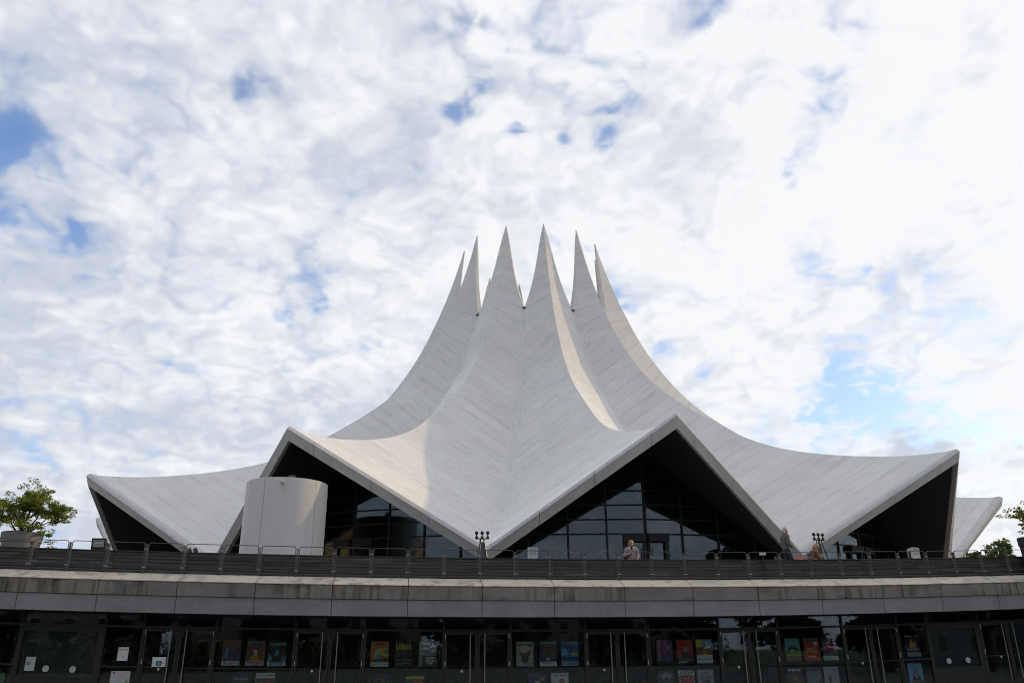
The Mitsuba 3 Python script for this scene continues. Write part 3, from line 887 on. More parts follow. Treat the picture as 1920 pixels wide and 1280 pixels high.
poster(3.92, R1 + .02, 'dark poster with magenta and orange streaks and a blue patch', 'violet', [('rect', 'magenta', 'streak', .42, .62, .35, 1), ('rect', 'orange', 'streak', .14, .24, .3, 1), ('poly', 'teal', 'patch', [(.12, .22), (.25, .22), (.2, .40), (.1, .42)]), ('poly', 'blue', 'patch', [(.5, .14), (.62, .18), (.78, .30), (.6, .30)]), ('poly', 'grey', 'patch', [(.66, .55), (.86, .58), (.8, .8), (.62, .74)]), ('rect', 'black', 'foot_strip', 0, 1, 0, .12)])
poster(4.68, R1 + .02, 'red poster of a dark-haired woman with pale print at its foot', 'red', B(.55, .60, 'skin', 'black', 'charcoal') + [('rect', 'black', 'foot_strip', 0, 1, 0, .24), ('bars', 'teal', 'title', .1, .95, .14, .07, 26, 10), ('rect', 'white', 'rule', .08, .6, .05, .085)])
poster(5.41, R1 + .02, 'colourful poster of a golden tree-like shape over a white foot', 'sky', [('poly', 'yellow', 'shape', [(0, .6), (.4, .7), (.35, 1), (0, 1)]), ('rect', 'brown', 'picture', 0, 1, .34, .66), ('poly', 'orange', 'shape', [(.3, .84), (.7, .92), (.55, .70), (.58, .36), (.45, .36), (.48, .70)]), ('rect', 'white', 'foot_strip', 0, 1, 0, .34), ('poly', 'yellow', 'shape', [(.3, .38), (.72, .38), (.5, .25)]), ('bars', 'teal', 'small_print', .1, .9, .14, .07, 27, 9)])
poster(3.90, R2 + .02, 'grey-blue poster of a torn pale shape, low row left of the striped one', 'charcoal', [('poly', 'grey', 'shape', [(.05, .8), (.5, .97), (.95, .85), (.75, .6), (.6, .72), (.3, .62)]), ('poly', 'lightgrey', 'shape', [(.3, .8), (.6, .86), (.55, .74), (.35, .72)])])
stripes = [('poly', 'black', 'stripe', [(x, 1.0), (x + .07, 1.0), (x - .13, .82), (x - .20, .82)]) for x in (.25, .42, .59, .76, .93)] + [('poly', 'black', 'stripe', [(0, y), (.16, y + .14), (.16, y + .07), (0, y - .07)]) for y in (.1, .25, .4, .55, .68)] + [('poly', 'black', 'stripe', [(.84, y), (1, y + .14), (1, y + .07), (.84, y - .07)]) for y in (.1, .25, .4, .55, .68)]
poster(4.67, R2 + .02, 'black and white striped poster with OMD in a red block', 'white', stripes + [('rect', 'red', 'block', .16, .84, .44, .80), ('text', 'pink', 'title', 'OMD', .20, .53, .17, .60, False), ('rect', 'charcoal', 'block', .16, .84, 0, .42)])
poster(5.38, R2 + .02, 'pale grey poster with a round dark head drawing', 'lightgrey', [('disc', 'grey', 'shape', .5, .64, .34, .28), ('poly', 'charcoal', 'shape', [(.4, .30), (.78, .34), (.8, .55), (.5, .6), (.38, .46)]), ('disc', 'pink', 'shape', .55, .80, .2, .05)])
poster(8.86, R1 - .01, 'green poster of a running dark animal under a pale title', 'teal', [('bars', 'lightgrey', 'title', .2, .92, .78, .10, 30, 7), ('rect', 'green', 'field', 0, 1, .28, .52), ('poly', 'black', 'animal', [(.15, .40), (.25, .58), (.5, .66), (.85, .56), (.9, .48), (.7, .54), (.68, .36), (.62, .52), (.34, .55), (.26, .38), (.2, .44)]), ('rect', 'brown', 'foot_strip', 0, 1, 0, .24), ('rect', 'lime', 'rule', 0, 1, .245, .275), ('bars', 'grey', 'small_print', .05, .9, .12, .05, 31, 9)])
poster(9.62, R1 - .01, 'deep red poster with an orange glow shape and a line of white print', 'red', [('rect', 'brown', 'band', 0, 1, .78, 1), ('disc', 'orange', 'shape', .5, .46, .34, .13), ('bars', 'white', 'title', .22, .72, .17, .06, 32, 7)])
poster(10.36, R1 - .01, 'magenta block-lettered poster with white foot, last of the upper trio on the right', 'charcoal', [('bars', 'magenta', 'title', .14, .92, .36, .32, 33, 6), ('poly', 'red', 'shape', [(.15, .62), (.9, .66), (.85, .80), (.3, .82)]), ('poly', 'cream', 'figure', [(.42, .74), (.54, .76), (.60, .98), (.5, .92)]), ('rect', 'white', 'foot_strip', 0, 1, .02, .19), ('bars', 'teal', 'small_print', .08, .8, .05, .08, 34, 7)])
poster(8.82, R2, 'dark crowd poster headed by spaced pale capitals', 'charcoal', [('bars', 'white', 'title', .12, .92, .86, .10, 35, 4), ('poly', 'brown', 'picture', [(.2, .1), (.9, .1), (.85, .8), (.3, .8)]), ('poly', 'grey', 'shape', [(.4, .5), (.55, .5), (.5, .68)])])
poster(9.58, R2, 'slate grey poster of a pale veiled figure', 'grey', [('rect', 'charcoal', 'band', 0, 1, .84, 1), ('poly', 'teal', 'figure', [(.35, .2), (.62, .2), (.6, .62), (.5, .72), (.38, .6)]), ('poly', 'charcoal', 'shape', [(.7, .2), (.95, .2), (.9, .6)])])
poster(10.28, R2, 'pale blue-grey poster of one small standing man', 'lightgrey', [('bars', 'teal', 'title', .2, .85, .84, .08, 36, 8), ('poly', 'brown', 'figure', [(.3, .2), (.46, .2), (.48, .58), (.40, .66), (.30, .56)])])
poster(13.84, R1, 'black poster of a gold figure group with pale lettering, beside the right ticket window', 'black', [('bars', 'lightgrey', 'title', .05, .5, .90, .06, 37, 6), ('poly', 'orange', 'figure', [(.2, .42), (.7, .42), (.75, .70), (.55, .66), (.45, .84), (.32, .62)]), ('bars', 'lightgrey', 'title', .1, .95, .30, .10, 38, 7), ('rect', 'lightgrey', 'foot_strip', .05, 1, .04, .20), ('bars', 'charcoal', 'small_print', .12, .95, .08, .07, 39, 8)])
poster(13.78, R2, 'light blue poster of a man in a dark suit, low beside the right ticket window', 'sky', B(.52, .62, 'skin', 'black', 'black') + [('poly', 'white', 'shirt', [(.47, .36), (.57, .36), (.55, .50), (.49, .50)]), ('rect', 'brown', 'foot_strip', .15, 1, .06, .26)])
poster(-18.35, R2 + .14, 'white and green notice board corner at the left edge', 'white', [('poly', 'green', 'curve', [(.3, 1), (1, 1), (1, 0), (.85, 0), (.72, .4)]), ('rect', 'cream', 'foot_strip', 0, .9, -.30, -.12)], w=.62, h=.50)
NOT = 'paper notices on the entrance glass'
poster(-17.13, .885, 'pale green notice with a dark green square on the left ticket window', 'lightgrey', [('rect', 'green', 'square', .10, .52, .42, .66)], w=.31, h=.42, off=G - .008, name='notice', catg='notice', grp=NOT)
poster(-14.26, 1.25, 'white paper notice with a red heading line', 'white', [('bars', 'red', 'heading', .06, .94, .78, .10, 50, 8), ('rect', 'blue', 'mark', .42, .66, .26, .32)], w=.33, h=.41, off=G - .008, name='notice', catg='notice', grp=NOT)
poster(-14.38, .42, 'large pale green notice with pink lines and green corners', 'lightgrey', [('bars', 'pink', 'heading', .14, .94, .62, .06, 51, 10), ('bars', 'pink', 'heading', .3, .9, .78, .05, 52, 6), ('disc', 'green', 'leaf', .5, .22, .16, .10), ('disc', 'green', 'leaf', .86, .38, .09, .08), ('disc', 'black', 'mark', .15, .90, .06, .04)], w=.61, h=.52, off=G - .008, name='notice', catg='notice', grp=NOT)
poster(-13.13, 1.09, 'white landscape notice with a small house emblem on the leftmost door', 'white', [('rect', 'charcoal', 'emblem', .30, .70, .08, .60), ('rect', 'teal', 'emblem', .38, .62, .14, .52), ('poly', 'teal', 'swoosh', [(.06, .22), (.28, .42), (.28, .5), (.06, .28)]), ('poly', 'teal', 'swoosh', [(.94, .22), (.72, .42), (.72, .5), (.94, .28)])], w=.43, h=.295, off=G - .012, name='notice', catg='notice', grp=NOT)

# ---------------------------------------------------------------- railing on the ledge
rail = thing('terrace_railing', 'slim grey steel railing of framed bays standing on the cornice ledge', 'railing')
RO, RB, RT = .66, 3.93, 4.925
PS = np.arange(-20, 21) * 1.24
for s in PS:
    if abs(s) > 24.5:
        continue
    p = cat([fbox(s - .026, s - .010, RO - .025, RO + .025, RB, RT - .05), fbox(s + .010, s + .026, RO - .025, RO + .025, RB, RT - .05), fbox(s - .045, s + .045, RO - .045, RO + .045, RB, RB + .02)])
    k = part(rail, 'post', p, 'steel_post')
    part(k, 'clamp', cat([fbox(s - .062, s + .062, RO - .05, RO - .032, z, z + .03) for z in (RB + .20, RT - .22)]), 'steel_bright')
for a, b in zip(PS[:-1], PS[1:]):
    if abs(a) > 24.5 or abs(b) > 24.5:
        continue
    c0, c1 = a + .062, b - .062
    z0, z1, r = RB + .10, RT, .06
    path = [pl(c0, RO, z0), pl(c0, RO, z1 - r), pl(c0 + .018, RO, z1 - .018), pl(c0 + r, RO, z1), pl((c0 + c1) / 2, RO, z1), pl(c1 - r, RO, z1), pl(c1 - .018, RO, z1 - .018), pl(c1, RO, z1 - r), pl(c1, RO, z0), pl(c0, RO, z0)]
    k = part(rail, 'bay_frame', cat([tube([path[i], path[i + 1]], .0135, 6) for i in range(len(path) - 1)]), 'steel_rail')
    part(k, 'lower_rail', tube([pl(c0, RO, z0 + .16), pl(c1, RO, z0 + .16)], .008, 6), 'steel_rail')

# ---------------------------------------------------------------- timber parapet behind it
par = thing('timber_parapet', 'long low parapet of dark weathered horizontal planks behind the railing', 'parapet')
PO = 1.22
nb = 0
for s0 in np.arange(-24.8, 24.7, 2.48):
    s1 = s0 + 2.48
    for i in range(7):
        z0 = FLOOR_T + .05 + i * .112
        nb += 1
        jit = rng.uniform(-.006, .006)
        dz = rng.uniform(-.003, .003)
        m, uv = fsweep([(PO + jit, z0 + dz), (PO + jit, z0 + .096 + dz), (PO + jit + .035, z0 + .096 + dz), (PO + jit + .035, z0 + dz)], s0 + .006, s1 - .006, 3)
        uv = uv + [nb * 8.0 + 30 * 8 * 100, 0]
        part(par, 'plank', m, 'timber_weathered', False, uv=uv)
    m, uv = fsweep([(PO - .03, FLOOR_T + .835), (PO - .03, FLOOR_T + .865), (PO + .12, FLOOR_T + .865), (PO + .12, FLOOR_T + .835)], s0 + .004, s1 - .004, 3)
    nb += 1
    part(par, 'cap_plank', m, 'timber_weathered', False, uv=uv + [nb * 8.0 + 24000, 0])
    part(par, 'backing_board', fbox(s0 + .004, s0 + 2.476, PO + .046, PO + .062, FLOOR_T + .03, FLOOR_T + .833), 'joint_dark')
    part(par, 'support_post', fbox(s0 - .04, s0 + .04, PO + .064, PO + .12, FLOOR_T, FLOOR_T + .83), 'steel_dark')
# timber seating steps behind the parapet
st_ = thing('seating_steps', 'low timber seating steps behind the parapet where two people are', 'steps')
z1_, z2_ = 4.31, 4.74
part(st_, 'lower_step', fbox(7.9, 10.9, PO + .25, PO + 1.6, FLOOR_T, z1_), 'timber_weathered', uv=np.tile([[100., 0]], (8, 1)))
part(st_, 'upper_step', fbox(9.75, 11.2, PO + .3, PO + 1.3, z1_ + .002, z2_), 'timber_weathered', uv=np.tile([[116., 0]], (8, 1)))

# ---------------------------------------------------------------- white drum
DR, DC = 1.83, np.array([-8.97, -33.02])
drum = thing('stair_drum', 'white cylindrical drum standing under the left front gable', 'drum')
angs = np.radians([-177, -101, -25, 51, 127, 183])
for a0, a1 in zip(angs[:-1], angs[1:]):
    g = .006
    aa = np.linspace(a0 + g, a1 - g, 14)
    ring = lambda r, z: np.stack([DC[0] + r * np.cos(aa), DC[1] + r * np.sin(aa), 0 * aa + z], 1)
    V = [ring(DR, FLOOR_T), ring(DR, 8.90), ring(DR - .012, 8.915), ring(DR - .08, 8.915), ring(DR - .08, FLOOR_T)]
    v = np.vstack(V)
    f = np.vstack([gridfaces(5, 14), [[0, 14, 28], [0, 28, 42], [0, 42, 56], [13, 41, 27], [13, 55, 41], [13, 69, 55]]])
    part(drum, 'wall_panel', (v, f), 'drum_plaster', 35)
part(drum, 'core', lathe([(DR - .09, FLOOR_T), (DR - .09, 8.8), (0, 8.8)], (*DC, 0), 40), 'joint_dark')
part(drum, 'vent_pipe', lathe([(.15, 8.8), (.15, 9.28), (.17, 9.29), (.17, 9.36), (0, 9.37)], (DC[0] + .15, DC[1] + .1, 0), 20), 'panel_grey', 40)
a_ = math.radians(-76)
lp = np.array([DC[0] + DR * math.cos(a_), DC[1] + DR * math.sin(a_), 8.68])
on_ = np.array([math.cos(a_), math.sin(a_), 0])
lk = part(drum, 'wall_lamp', cat([obox(lp + on_ * .05, on_, np.cross(upv, on_), upv, .05, .07, .05), tube([lp + on_ * .06, lp + on_ * .14 + upv * -.05], [.05, .075], 10)]), 'grey_housing')

# ---------------------------------------------------------------- floodlights


def floodlight(pos, yaw, w, h, d, body, label, tilt=0.0):
    t = thing('floodlight', label, 'floodlight', 'floodlights along the terrace edge')
    M = frame(pos, yaw)
    R_ = np.eye(4)
    R_[:3, :3] = [[1, 0, 0], [0, math.cos(tilt), -math.sin(tilt)], [0, math.sin(tilt), math.cos(tilt)]]
    M = M @ R_
    P = lambda m: place(m, M)
    # housing: tapered box, faces -y
    hs = [[-w / 2, -d / 2, -h / 2], [-w / 2, -d / 2, h / 2], [-w / 2 * .8, d / 2, -h / 2 * .75], [-w / 2 * .8, d / 2, h / 2 * .75], [w / 2, -d / 2, -h / 2], [w / 2, -d / 2, h / 2], [w / 2 * .8, d / 2, -h / 2 * .75], [w / 2 * .8, d / 2, h / 2 * .75]]
    part(t, 'housing', P(hexa(hs)), body)
    b = .045
    z0, z1 = -h / 2 + .30 * h, h / 2 - b
    fr_ = cat([P(box(-w / 2, w / 2, -d / 2 - .025, -d / 2 - .001, z1, h / 2)), P(box(-w / 2, w / 2, -d / 2 - .025, -d / 2 - .001, -h / 2, z0)), P(box(-w / 2, -w / 2 + b, -d / 2 - .025, -d / 2 - .001, z0, z1)), P(box(w / 2 - b, w / 2, -d / 2 - .025, -d / 2 - .001, z0, z1))])
    part(t, 'front_frame', fr_, body)
    part(t, 'reflector', P(box(-w / 2 + b + .002, w / 2 - b - .002, -d / 2 - .006, -d / 2 - .002, z0 + .002, z1 - .002)), 'lamp_face')
    part(t, 'lamp_tube', P(tube([[-w * .25, -d / 2 - .018, (z0 + z1) / 2], [w * .25, -d / 2 - .018, (z0 + z1) / 2]], .014, 8)), 'grey_housing')
    part(t, 'bracket', cat([P(box(-w / 2 - .02, -w / 2 - .003, -.04, .04, -h / 2 - .12, .06)), P(box(w / 2 + .003, w / 2 + .02, -.04, .04, -h / 2 - .12, .06)), P(box(-w / 2 - .02, w / 2 + .02, -.04, .04, -h / 2 - .14, -h / 2 - .12))]), 'steel_dark')
    zz = pos[2] - h / 2 - .12
    part(t, 'stand', cat([bar([pos[0], pos[1], FLOOR_T if zz > 4.0 else 3.9], [pos[0], pos[1], zz], .05, .05)]), 'steel_dark')


floodlight(np.array([-11.9, -42.2, 5.17]), .22, .46, .42, .24, 'black_housing', 'black floodlight on the left stretch of the terrace railing', .12)
floodlight(np.array([2.87, -39.42, 4.93]), .22, .36, .40, .22, 'grey_housing', 'light grey floodlight in the middle behind the railing, left of the glass door', .1)
floodlight(np.array([17.55, -35.05, 5.14]), .62, .44, .42, .24, 'grey_housing', 'light grey floodlight in front of the right gable')
jb = thing('junction_box', 'tiny pale control box on the parapet near the walking man', 'box')
part(jb, 'casing', box(11.23, 11.45, -37.4, -37.28, 4.93, 5.05), 'grey_housing')
part(jb, 'bracket', cat([box(11.32, 11.36, -37.38, -37.30, FLOOR_T, 4.929)]), 'steel_dark')
tl = thing('twin_spotlight', 'small black twin spotlight on the terrace at the foot of the far left valley', 'spotlight')
for k, dx in enumerate((-.11, .11)):
    p = np.array([-8.95 + dx, -41.3, 4.98])
    part(tl, 'lamp_head', cat([lathe([(0, -.075), (.05, -.06), (.075, 0), (.05, .06), (0, .075)], p, 12), tube([p, p + [.02, -.12, .05]], [.06, .075], 12)]), 'black_housing', 40)
part(tl, 'stand', cat([bar([-9.07, -41.3, 4.89], [-8.83, -41.3, 4.89], .03, .03), bar([-8.95, -41.3, FLOOR_T], [-8.95, -41.3, 4.89], .035, .035)]), 'steel_dark')


def mast(pos, yaw, zbar, label):
    t = thing('spotlight_mast', label, 'spotlight mast', 'three-ball spotlight masts')
    M = frame((pos[0], pos[1], 0), yaw)
    P = lambda m: place(m, M)
    part(t, 'crossbar', P(box(-.26, .26, -.025, .025, zbar - .02, zbar + .02)), 'steel_dark')
    for x in (-.21, .0, .21):
        part(t, 'ball_lamp', P(lathe([(0, -.07), (.035, -.062), (.06, -.035), (.07, 0), (.06, .035), (.035, .062), (0, .07)], (x, 0, zbar + .215), 18)), 'ball_bronze', 60)
        part(t, 'lamp_neck', P(lathe([(.055, .021), (.055, .08), (.022, .10), (.022, .16)], (x, 0, zbar), 12)), 'steel_dark', 40)
    zf = FLOOR_T
    for sx in (-1, 1):
        part(t, 'leg', P(cat([bar([sx * .06, -.05, zbar - .02], [sx * .33 + .06, -.28, zf], .035, .035), bar([sx * .06, .05, zbar - .02], [sx * .33 + .06, .28, zf], .035, .035)])), 'steel_dark')
    part(t, 'ballast_panel', P(hexa([[-.06, .0, zf + .35], [-.04, .0, zbar - .12], [-.06, .05, zf + .35], [-.04, .05, zbar - .12], [.30, .0, zf + .35], [.06, .0, zbar - .12], [.30, .05, zf + .35], [.06, .05, zbar - .12]])), 'panel_grey')


mast((.92, -38.49), .1, 5.59, 'three-ball spotlight mast on splayed legs at the foot of the centre valley')
mast((13.97, -35.30), .45, 5.69, 'three-ball spotlight mast behind the seated person')

# ---------------------------------------------------------------- trees


def leaf_cloud(centres, radii, n, size, r, flat=.6):
    """n kite leaves spread on flattened clumps"""
    c = np.asarray(centres)
    k = r.integers(0, len(c), n)
    d = r.normal(size=(n, 3))
    d /= np.linalg.norm(d, axis=1, keepdims=True)
    rad = np.asarray(radii)[k] * r.uniform(.25, 1.0, n) ** .6
    p = c[k] + d * rad[:, None] * [1, 1, flat]
    a = r.normal(size=(n, 3)) * [1, 1, .45]
    a /= np.linalg.norm(a, axis=1, keepdims=True)
    b = np.cross(a, r.normal(size=(n, 3)) * [.5, .5, 1.0])
    b /= np.linalg.norm(b, axis=1, keepdims=True) + 1e-9
    s = size * r.uniform(.6, 1.3, n)[:, None]
    v = np.stack([p - a * s, p + b * s * .55, p + a * s, p - b * s * .55], 1).reshape(-1, 3)
    i = np.arange(n)[:, None] * 4
    return v, np.vstack([i + [0, 1, 2], i + [0, 2, 3]])


def branching(base, stems, depth, length, rad, r, up=.35, spread=.7, shrink=.72):
    """recursive limbs; returns tubes and tip points"""
    tubes, tips = [], []

    def grow(p, d, L, R, k):
        n = 5
        pts_ = [p]
        for i in range(n):
            d = d + r.normal(size=3) * .13 + np.array([0, 0, .03 * up])
            d /= np.linalg.norm(d)
            pts_.append(pts_[-1] + d * L / n)
        tubes.append(tube(pts_, np.linspace(R, R * .62, n + 1), 6 if k < 2 else 4))
        if k >= depth:
            tips.append(pts_[-1])
            return
        if k >= 1:
            tips.append(pts_[-1] * .5 + pts_[2] * .5 if k > 1 else pts_[-1])
        for _ in range(r.integers(2, 4)):
            nd = d + r.normal(size=3) * spread * [1, 1, .7]
            nd[2] += up * .3
            nd /= np.linalg.norm(nd)
            grow(pts_[-1] if r.random() < .7 else pts_[3], nd, L * shrink * r.uniform(.8, 1.2), R * .6, k + 1)
    for d in stems:
        grow(np.asarray(base, float), np.asarray(d, float) / np.linalg.norm(d), length * r.uniform(.85, 1.15), rad, 0)
    return cat(tubes), np.array(tips)


def potted_tree(base, label, stems, length, depth, seed, nleaf, mats, clump, size, extra=None):
    r = np.random.default_rng(seed)
    t = thing('potted_tree', label, 'tree', 'trees in planters on the terrace')
    tb_, tips = branching(base, stems, depth, length, .035, r, up=.32, spread=.62)
    part(t, 'trunk', tb_, 'bark', 40)
    if extra is not None:
        tips = np.vstack([tips, extra])
    tips = tips + r.normal(size=tips.shape) * .05
    rad = r.uniform(.6, 1.25, len(tips)) * clump
    for m, fr_ in mats:
        part(t, 'crown', leaf_cloud(tips, rad, int(nleaf * fr_), size, r, .5), m)
    return t


def pot(c, r, z0, z1, mat, label):
    t = thing('planter', label, 'planter', 'round planters on the terrace')
    part(t, 'body', lathe([(r * .80, z0), (r * .92, z1 - .34), (r * .92, z1 - .34), (r * .97, z1 - .33), (r, z1 - .02), (r * .985, z1), (r * .90, z1), (r * .88, z1 - .12)], (*c, 0), 40), mat, 35)
    part(t, 'soil', lathe([(r * .885, z1 - .10), (0, z1 - .08)], (*c, 0), 24), 'soil')


PC = np.array([-14.78, -42.28])
pot(PC, .66, FLOOR_T, 5.60, 'pot_grey', 'large grey round planter at the left end of the terrace')
potted_tree([PC[0], PC[1], 5.45], 'airy green tree with layered leaf sprays in the grey planter at left',
            [(.2, .1, 1.2), (-.35, .0, 1.1), (.0, -.3, 1.1), (.45, .2, .9), (-.1, .35, 1), (.6, .3, .7), (-.7, -.3, .8)], .72, 3, 8, 15000, [('leaf_light', .78), ('leaf_dark', .17), ('leaf_autumn', .05)], .21, .042,
            extra=np.vstack([np.array([[PC[0] + .95 * math.cos(q_) * r_, PC[1] + .8 * math.sin(q_) * r_, 5.62 + h_] for q_, r_, h_ in zip(np.arange(60) * 2.4, np.sqrt(np.linspace(.05, 1, 60)), (.35 + 1.35 * (1 - np.linspace(.05, 1, 60) ** 1.3)) * (np.arange(60) * .618 % 1) + .05)]), np.array([[PC[0] + .75, PC[1] + .3, 5.55], [PC[0] + .85, PC[1] + .4, 5.35], [PC[0] + .8, PC[1] + .35, 5.15], [PC[0] + .95, PC[1] + .5, 5.05], [PC[0] + .65, PC[1] + .2, 5.7]])]))
PR_ = np.array([22.75, -33.9])
pot(PR_, .62, FLOOR_T, 5.80, 'pot_dark', 'dark round planter cut by the right edge of the picture')
potted_tree([PR_[0], PR_[1], 5.65], 'sparse tree with reddish and green sprays reaching in from the right edge',
            [(-.55, -.25, 1), (-.1, .0, 1), (-.75, -.4, .75), (.4, .2, 1)], .70, 3, 12, 3000, [('leaf_light', .34), ('leaf_dark', .36), ('leaf_autumn', .30)], .18, .055)


def far_tree(p, h, w, label, mat, seed, n=2600, leaf=.24, grp='trees beyond the terrace'):
    r = np.random.default_rng(seed)
    t = thing('tree', label, 'tree', grp)
    p = np.asarray(p, float)
    lim = [tube([p, p + [.1, 0, h * .25], p + [0, .1, h * .55], p + [.05, 0, h * .85]], [h * .025, h * .02, h * .014, h * .004], 7)]
    cs = []
    for i in range(26):
        a, q = r.uniform(0, 2 * math.pi), r.uniform(.28, 1.0)
        rr = w / 2 * math.sin(math.pi * min(.98, .18 + .78 * q)) ** .7 * r.uniform(.35, 1.0)
        c = p + [rr * math.cos(a), rr * math.sin(a), h * q]
        cs.append(c)
        lim.append(tube([p + [0, 0, h * q * .6], (p + [0, 0, h * q * .8] + c) / 2, c], [h * .009, h * .006, h * .002], 4))
    part(t, 'trunk', cat(lim), 'bark')
    part(t, 'crown', leaf_cloud(cs, r.uniform(.10, .19, len(cs)) * w * .9, n, leaf, r, .75), mat)


far_tree([38.2, 9.0, 0], 10.9, 4.2, 'small green tree beyond the terrace next to the right gable tip', 'leaf_far', 21)
far_tree([42.3, 12.4, 0], 10.9, 5.2, 'taller green tree beyond the terrace at right', 'leaf_far', 22)
far_tree([45.6, 11.0, 0], 10.7, 4.6, 'green tree beyond the terrace at the right edge', 'leaf_far', 23)
far_tree([50.5, 13.0, 0], 10.3, 5.5, 'green tree behind the potted tree at the right edge', 'leaf_far', 24)
far_tree([40.6, 14.8, 0], 10.2, 5.5, 'low bushy tree between the taller trees at right', 'leaf_far', 25)

# ---------------------------------------------------------------- what stands across the forecourt and shows in the glass


def facade_building(c, yaw, L, D, H, mat, rows, cols, label, roofmat='roof_tile', ww=1.2, wh=1.8):
    t = thing('apartment_building', label, 'building', 'buildings across the forecourt')
    M = frame(c, yaw)
    P = lambda m: place(m, M)
    part(t, 'wall', P(box(-L / 2, L / 2, 0, D, 0, H)), mat)
    ws = []
    for i in range(rows):
        for j in range(cols):
            x = -L / 2 + (j + .5) * L / cols
            z = 1.2 + i * (H - 1.5) / rows
            ws.append((x, z))
    for x, z in ws:
        k = part(t, 'window', P(cat([box(x - ww / 2 - .12, x + ww / 2 + .12, -.10, -.002, z - .14, z), box(x - ww / 2 - .10, x - ww / 2, -.07, -.002, z, z + wh), box(x + ww / 2, x + ww / 2 + .10, -.07, -.002, z, z + wh), box(x - ww / 2 - .12, x + ww / 2 + .12, -.09, -.002, z + wh, z + wh + .14)])), 'wall_cream')
        part(k, 'pane', P(box(x - ww / 2 + .002, x + ww / 2 - .002, -.03, -.004, z + .002, z + wh - .002)), 'window_far')
    part(t, 'cornice', P(box(-L / 2 - .3, L / 2 + .3, -.35, .1, H, H + .4)), 'wall_cream')
    part(t, 'roof', P(hexa([[-L / 2, 0, H + .402], [-L / 2 + 1, D / 2 - .3, H + 3], [-L / 2, D, H + .402], [-L / 2 + 1, D / 2 + .3, H + 3], [L / 2, 0, H + .402], [L / 2 - 1, D / 2 - .3, H + 3], [L / 2, D, H + .402], [L / 2 - 1, D / 2 + .3, H + 3]])), roofmat)


facade_building((-58, -78, 0), math.pi - .75, 46, 12, 15.5, 'wall_ochre', 4, 12, 'sunlit ochre apartment block across the forecourt, mirrored in the left gable')
facade_building((2, -128, 0), math.pi, 40, 12, 13, 'wall_grey', 4, 12, 'grey block with twelve window bays behind the middle of the forecourt')
facade_building((50, -122, 0), math.pi + .22, 46, 12, 12, 'wall_grey', 4, 13, 'grey block with thirteen window bays, right of the one behind the middle of the forecourt')
facade_building((-41, -127, 0), math.pi - .05, 42, 12, 12.5, 'wall_grey', 4, 11, 'unseen grey block with eleven window bays, added to keep sky reflections off the glass')  # out of view, added so the left ticket window mirrors something dark
facade_building((80, -60, 0), -math.pi / 2, 54, 12, 12, 'wall_grey', 4, 14, 'unseen grey block added along the right side of the forecourt to darken glass reflections')  # out of view, added; its unlit side hides sky from the right-hand panes
far_tree([52, -52, 0], 14.0, 10, 'tall tree on the right side of the forecourt, nearest the hall', 'leaf_behind', 98, n=12000, leaf=.34, grp='trees in the row behind the forecourt')
far_tree([46, -58, 0], 14.5, 11, 'tall broad tree on the right side of the forecourt, farther from the hall', 'leaf_behind', 97, n=14000, leaf=.34, grp='trees in the row behind the forecourt')
hd_ = thing('added_hedge', 'unseen clipped greenery added across the forecourt to block sky reflections in the entrance glass', 'added_hedge')  # out of view, added to block the sky mirrored in the lower glass
hr = np.random.default_rng(91)
hx = np.linspace(-50, 62, 225)
hc = np.stack([hx, -98 + .012 * hx * 0 + .6 * np.sin(hx * .4), np.full(225, 1.3)], 1) + hr.normal(size=(225, 3)) * [.1, .25, .35]
part(hd_, 'foliage', leaf_cloud(hc, np.full(225, 1.7), 14000, .22, hr, .95), 'leaf_behind')
part(hd_, 'stems', cat([box(x - .03, x + .03, -98.05, -97.95, 0, 1.6) for x in hx[::6]]), 'bark')
ROW = [(-34, -104, 10.5, 10, 'tree left of the grey block, sixth from the left in the forecourt row'), (-24, -108, 11, 11, 'tree at the left corner of the grey block behind the forecourt'), (-13, -104, 10.5, 10, 'tree before the left third of the grey block'), (-2, -106, 11, 11, 'tree before the middle of the grey block'),
       (9, -103, 10, 10, 'tree before the right third of the grey block'), (19, -107, 10.5, 11, 'tree at the right corner of the grey block'), (30, -104, 9, 10.5, 'tree just right of the grey block behind the forecourt'), (41, -100, 8.8, 11, 'second tree right of the grey block'), (-44, -100, 11, 10, 'tree near the ochre block, left of the forecourt'),
       (52, -94, 8.5, 11, 'third tree from the right end of the forecourt row'), (60, -84, 8.5, 11, 'second tree from the right end of the forecourt row'), (65, -72, 8, 11, 'tree at the right end of the forecourt row')]
for i, (x, y, h, w, lab) in enumerate(ROW):
    far_tree([x, y, 0], h, w, 'dark leafy ' + lab, 'leaf_behind', 60 + i, n=5200, leaf=.42, grp='trees in the row behind the forecourt')

# ---------------------------------------------------------------- people


def bones(J, R, B, fine=.02, it=8):
    M = m3.Manifold()
    for chain in B:
        for a, b in zip(chain[:-1], chain[1:]):
            s = []
            for q in (a, b):
                s.append(m3.Manifold.sphere(R[q], 16).translate([float(x) for x in J[q]]))
            M = M + m3.Manifold.batch_hull(s)
    M = M.refine_to_length(fine)
    mm = M.to_mesh()
    t = trimesh.Trimesh(mm.vert_properties[:, :3], mm.tri_verts, process=True)
    trimesh.smoothing.filter_taubin(t, lamb=.5, nu=.52, iterations=it)
    return t


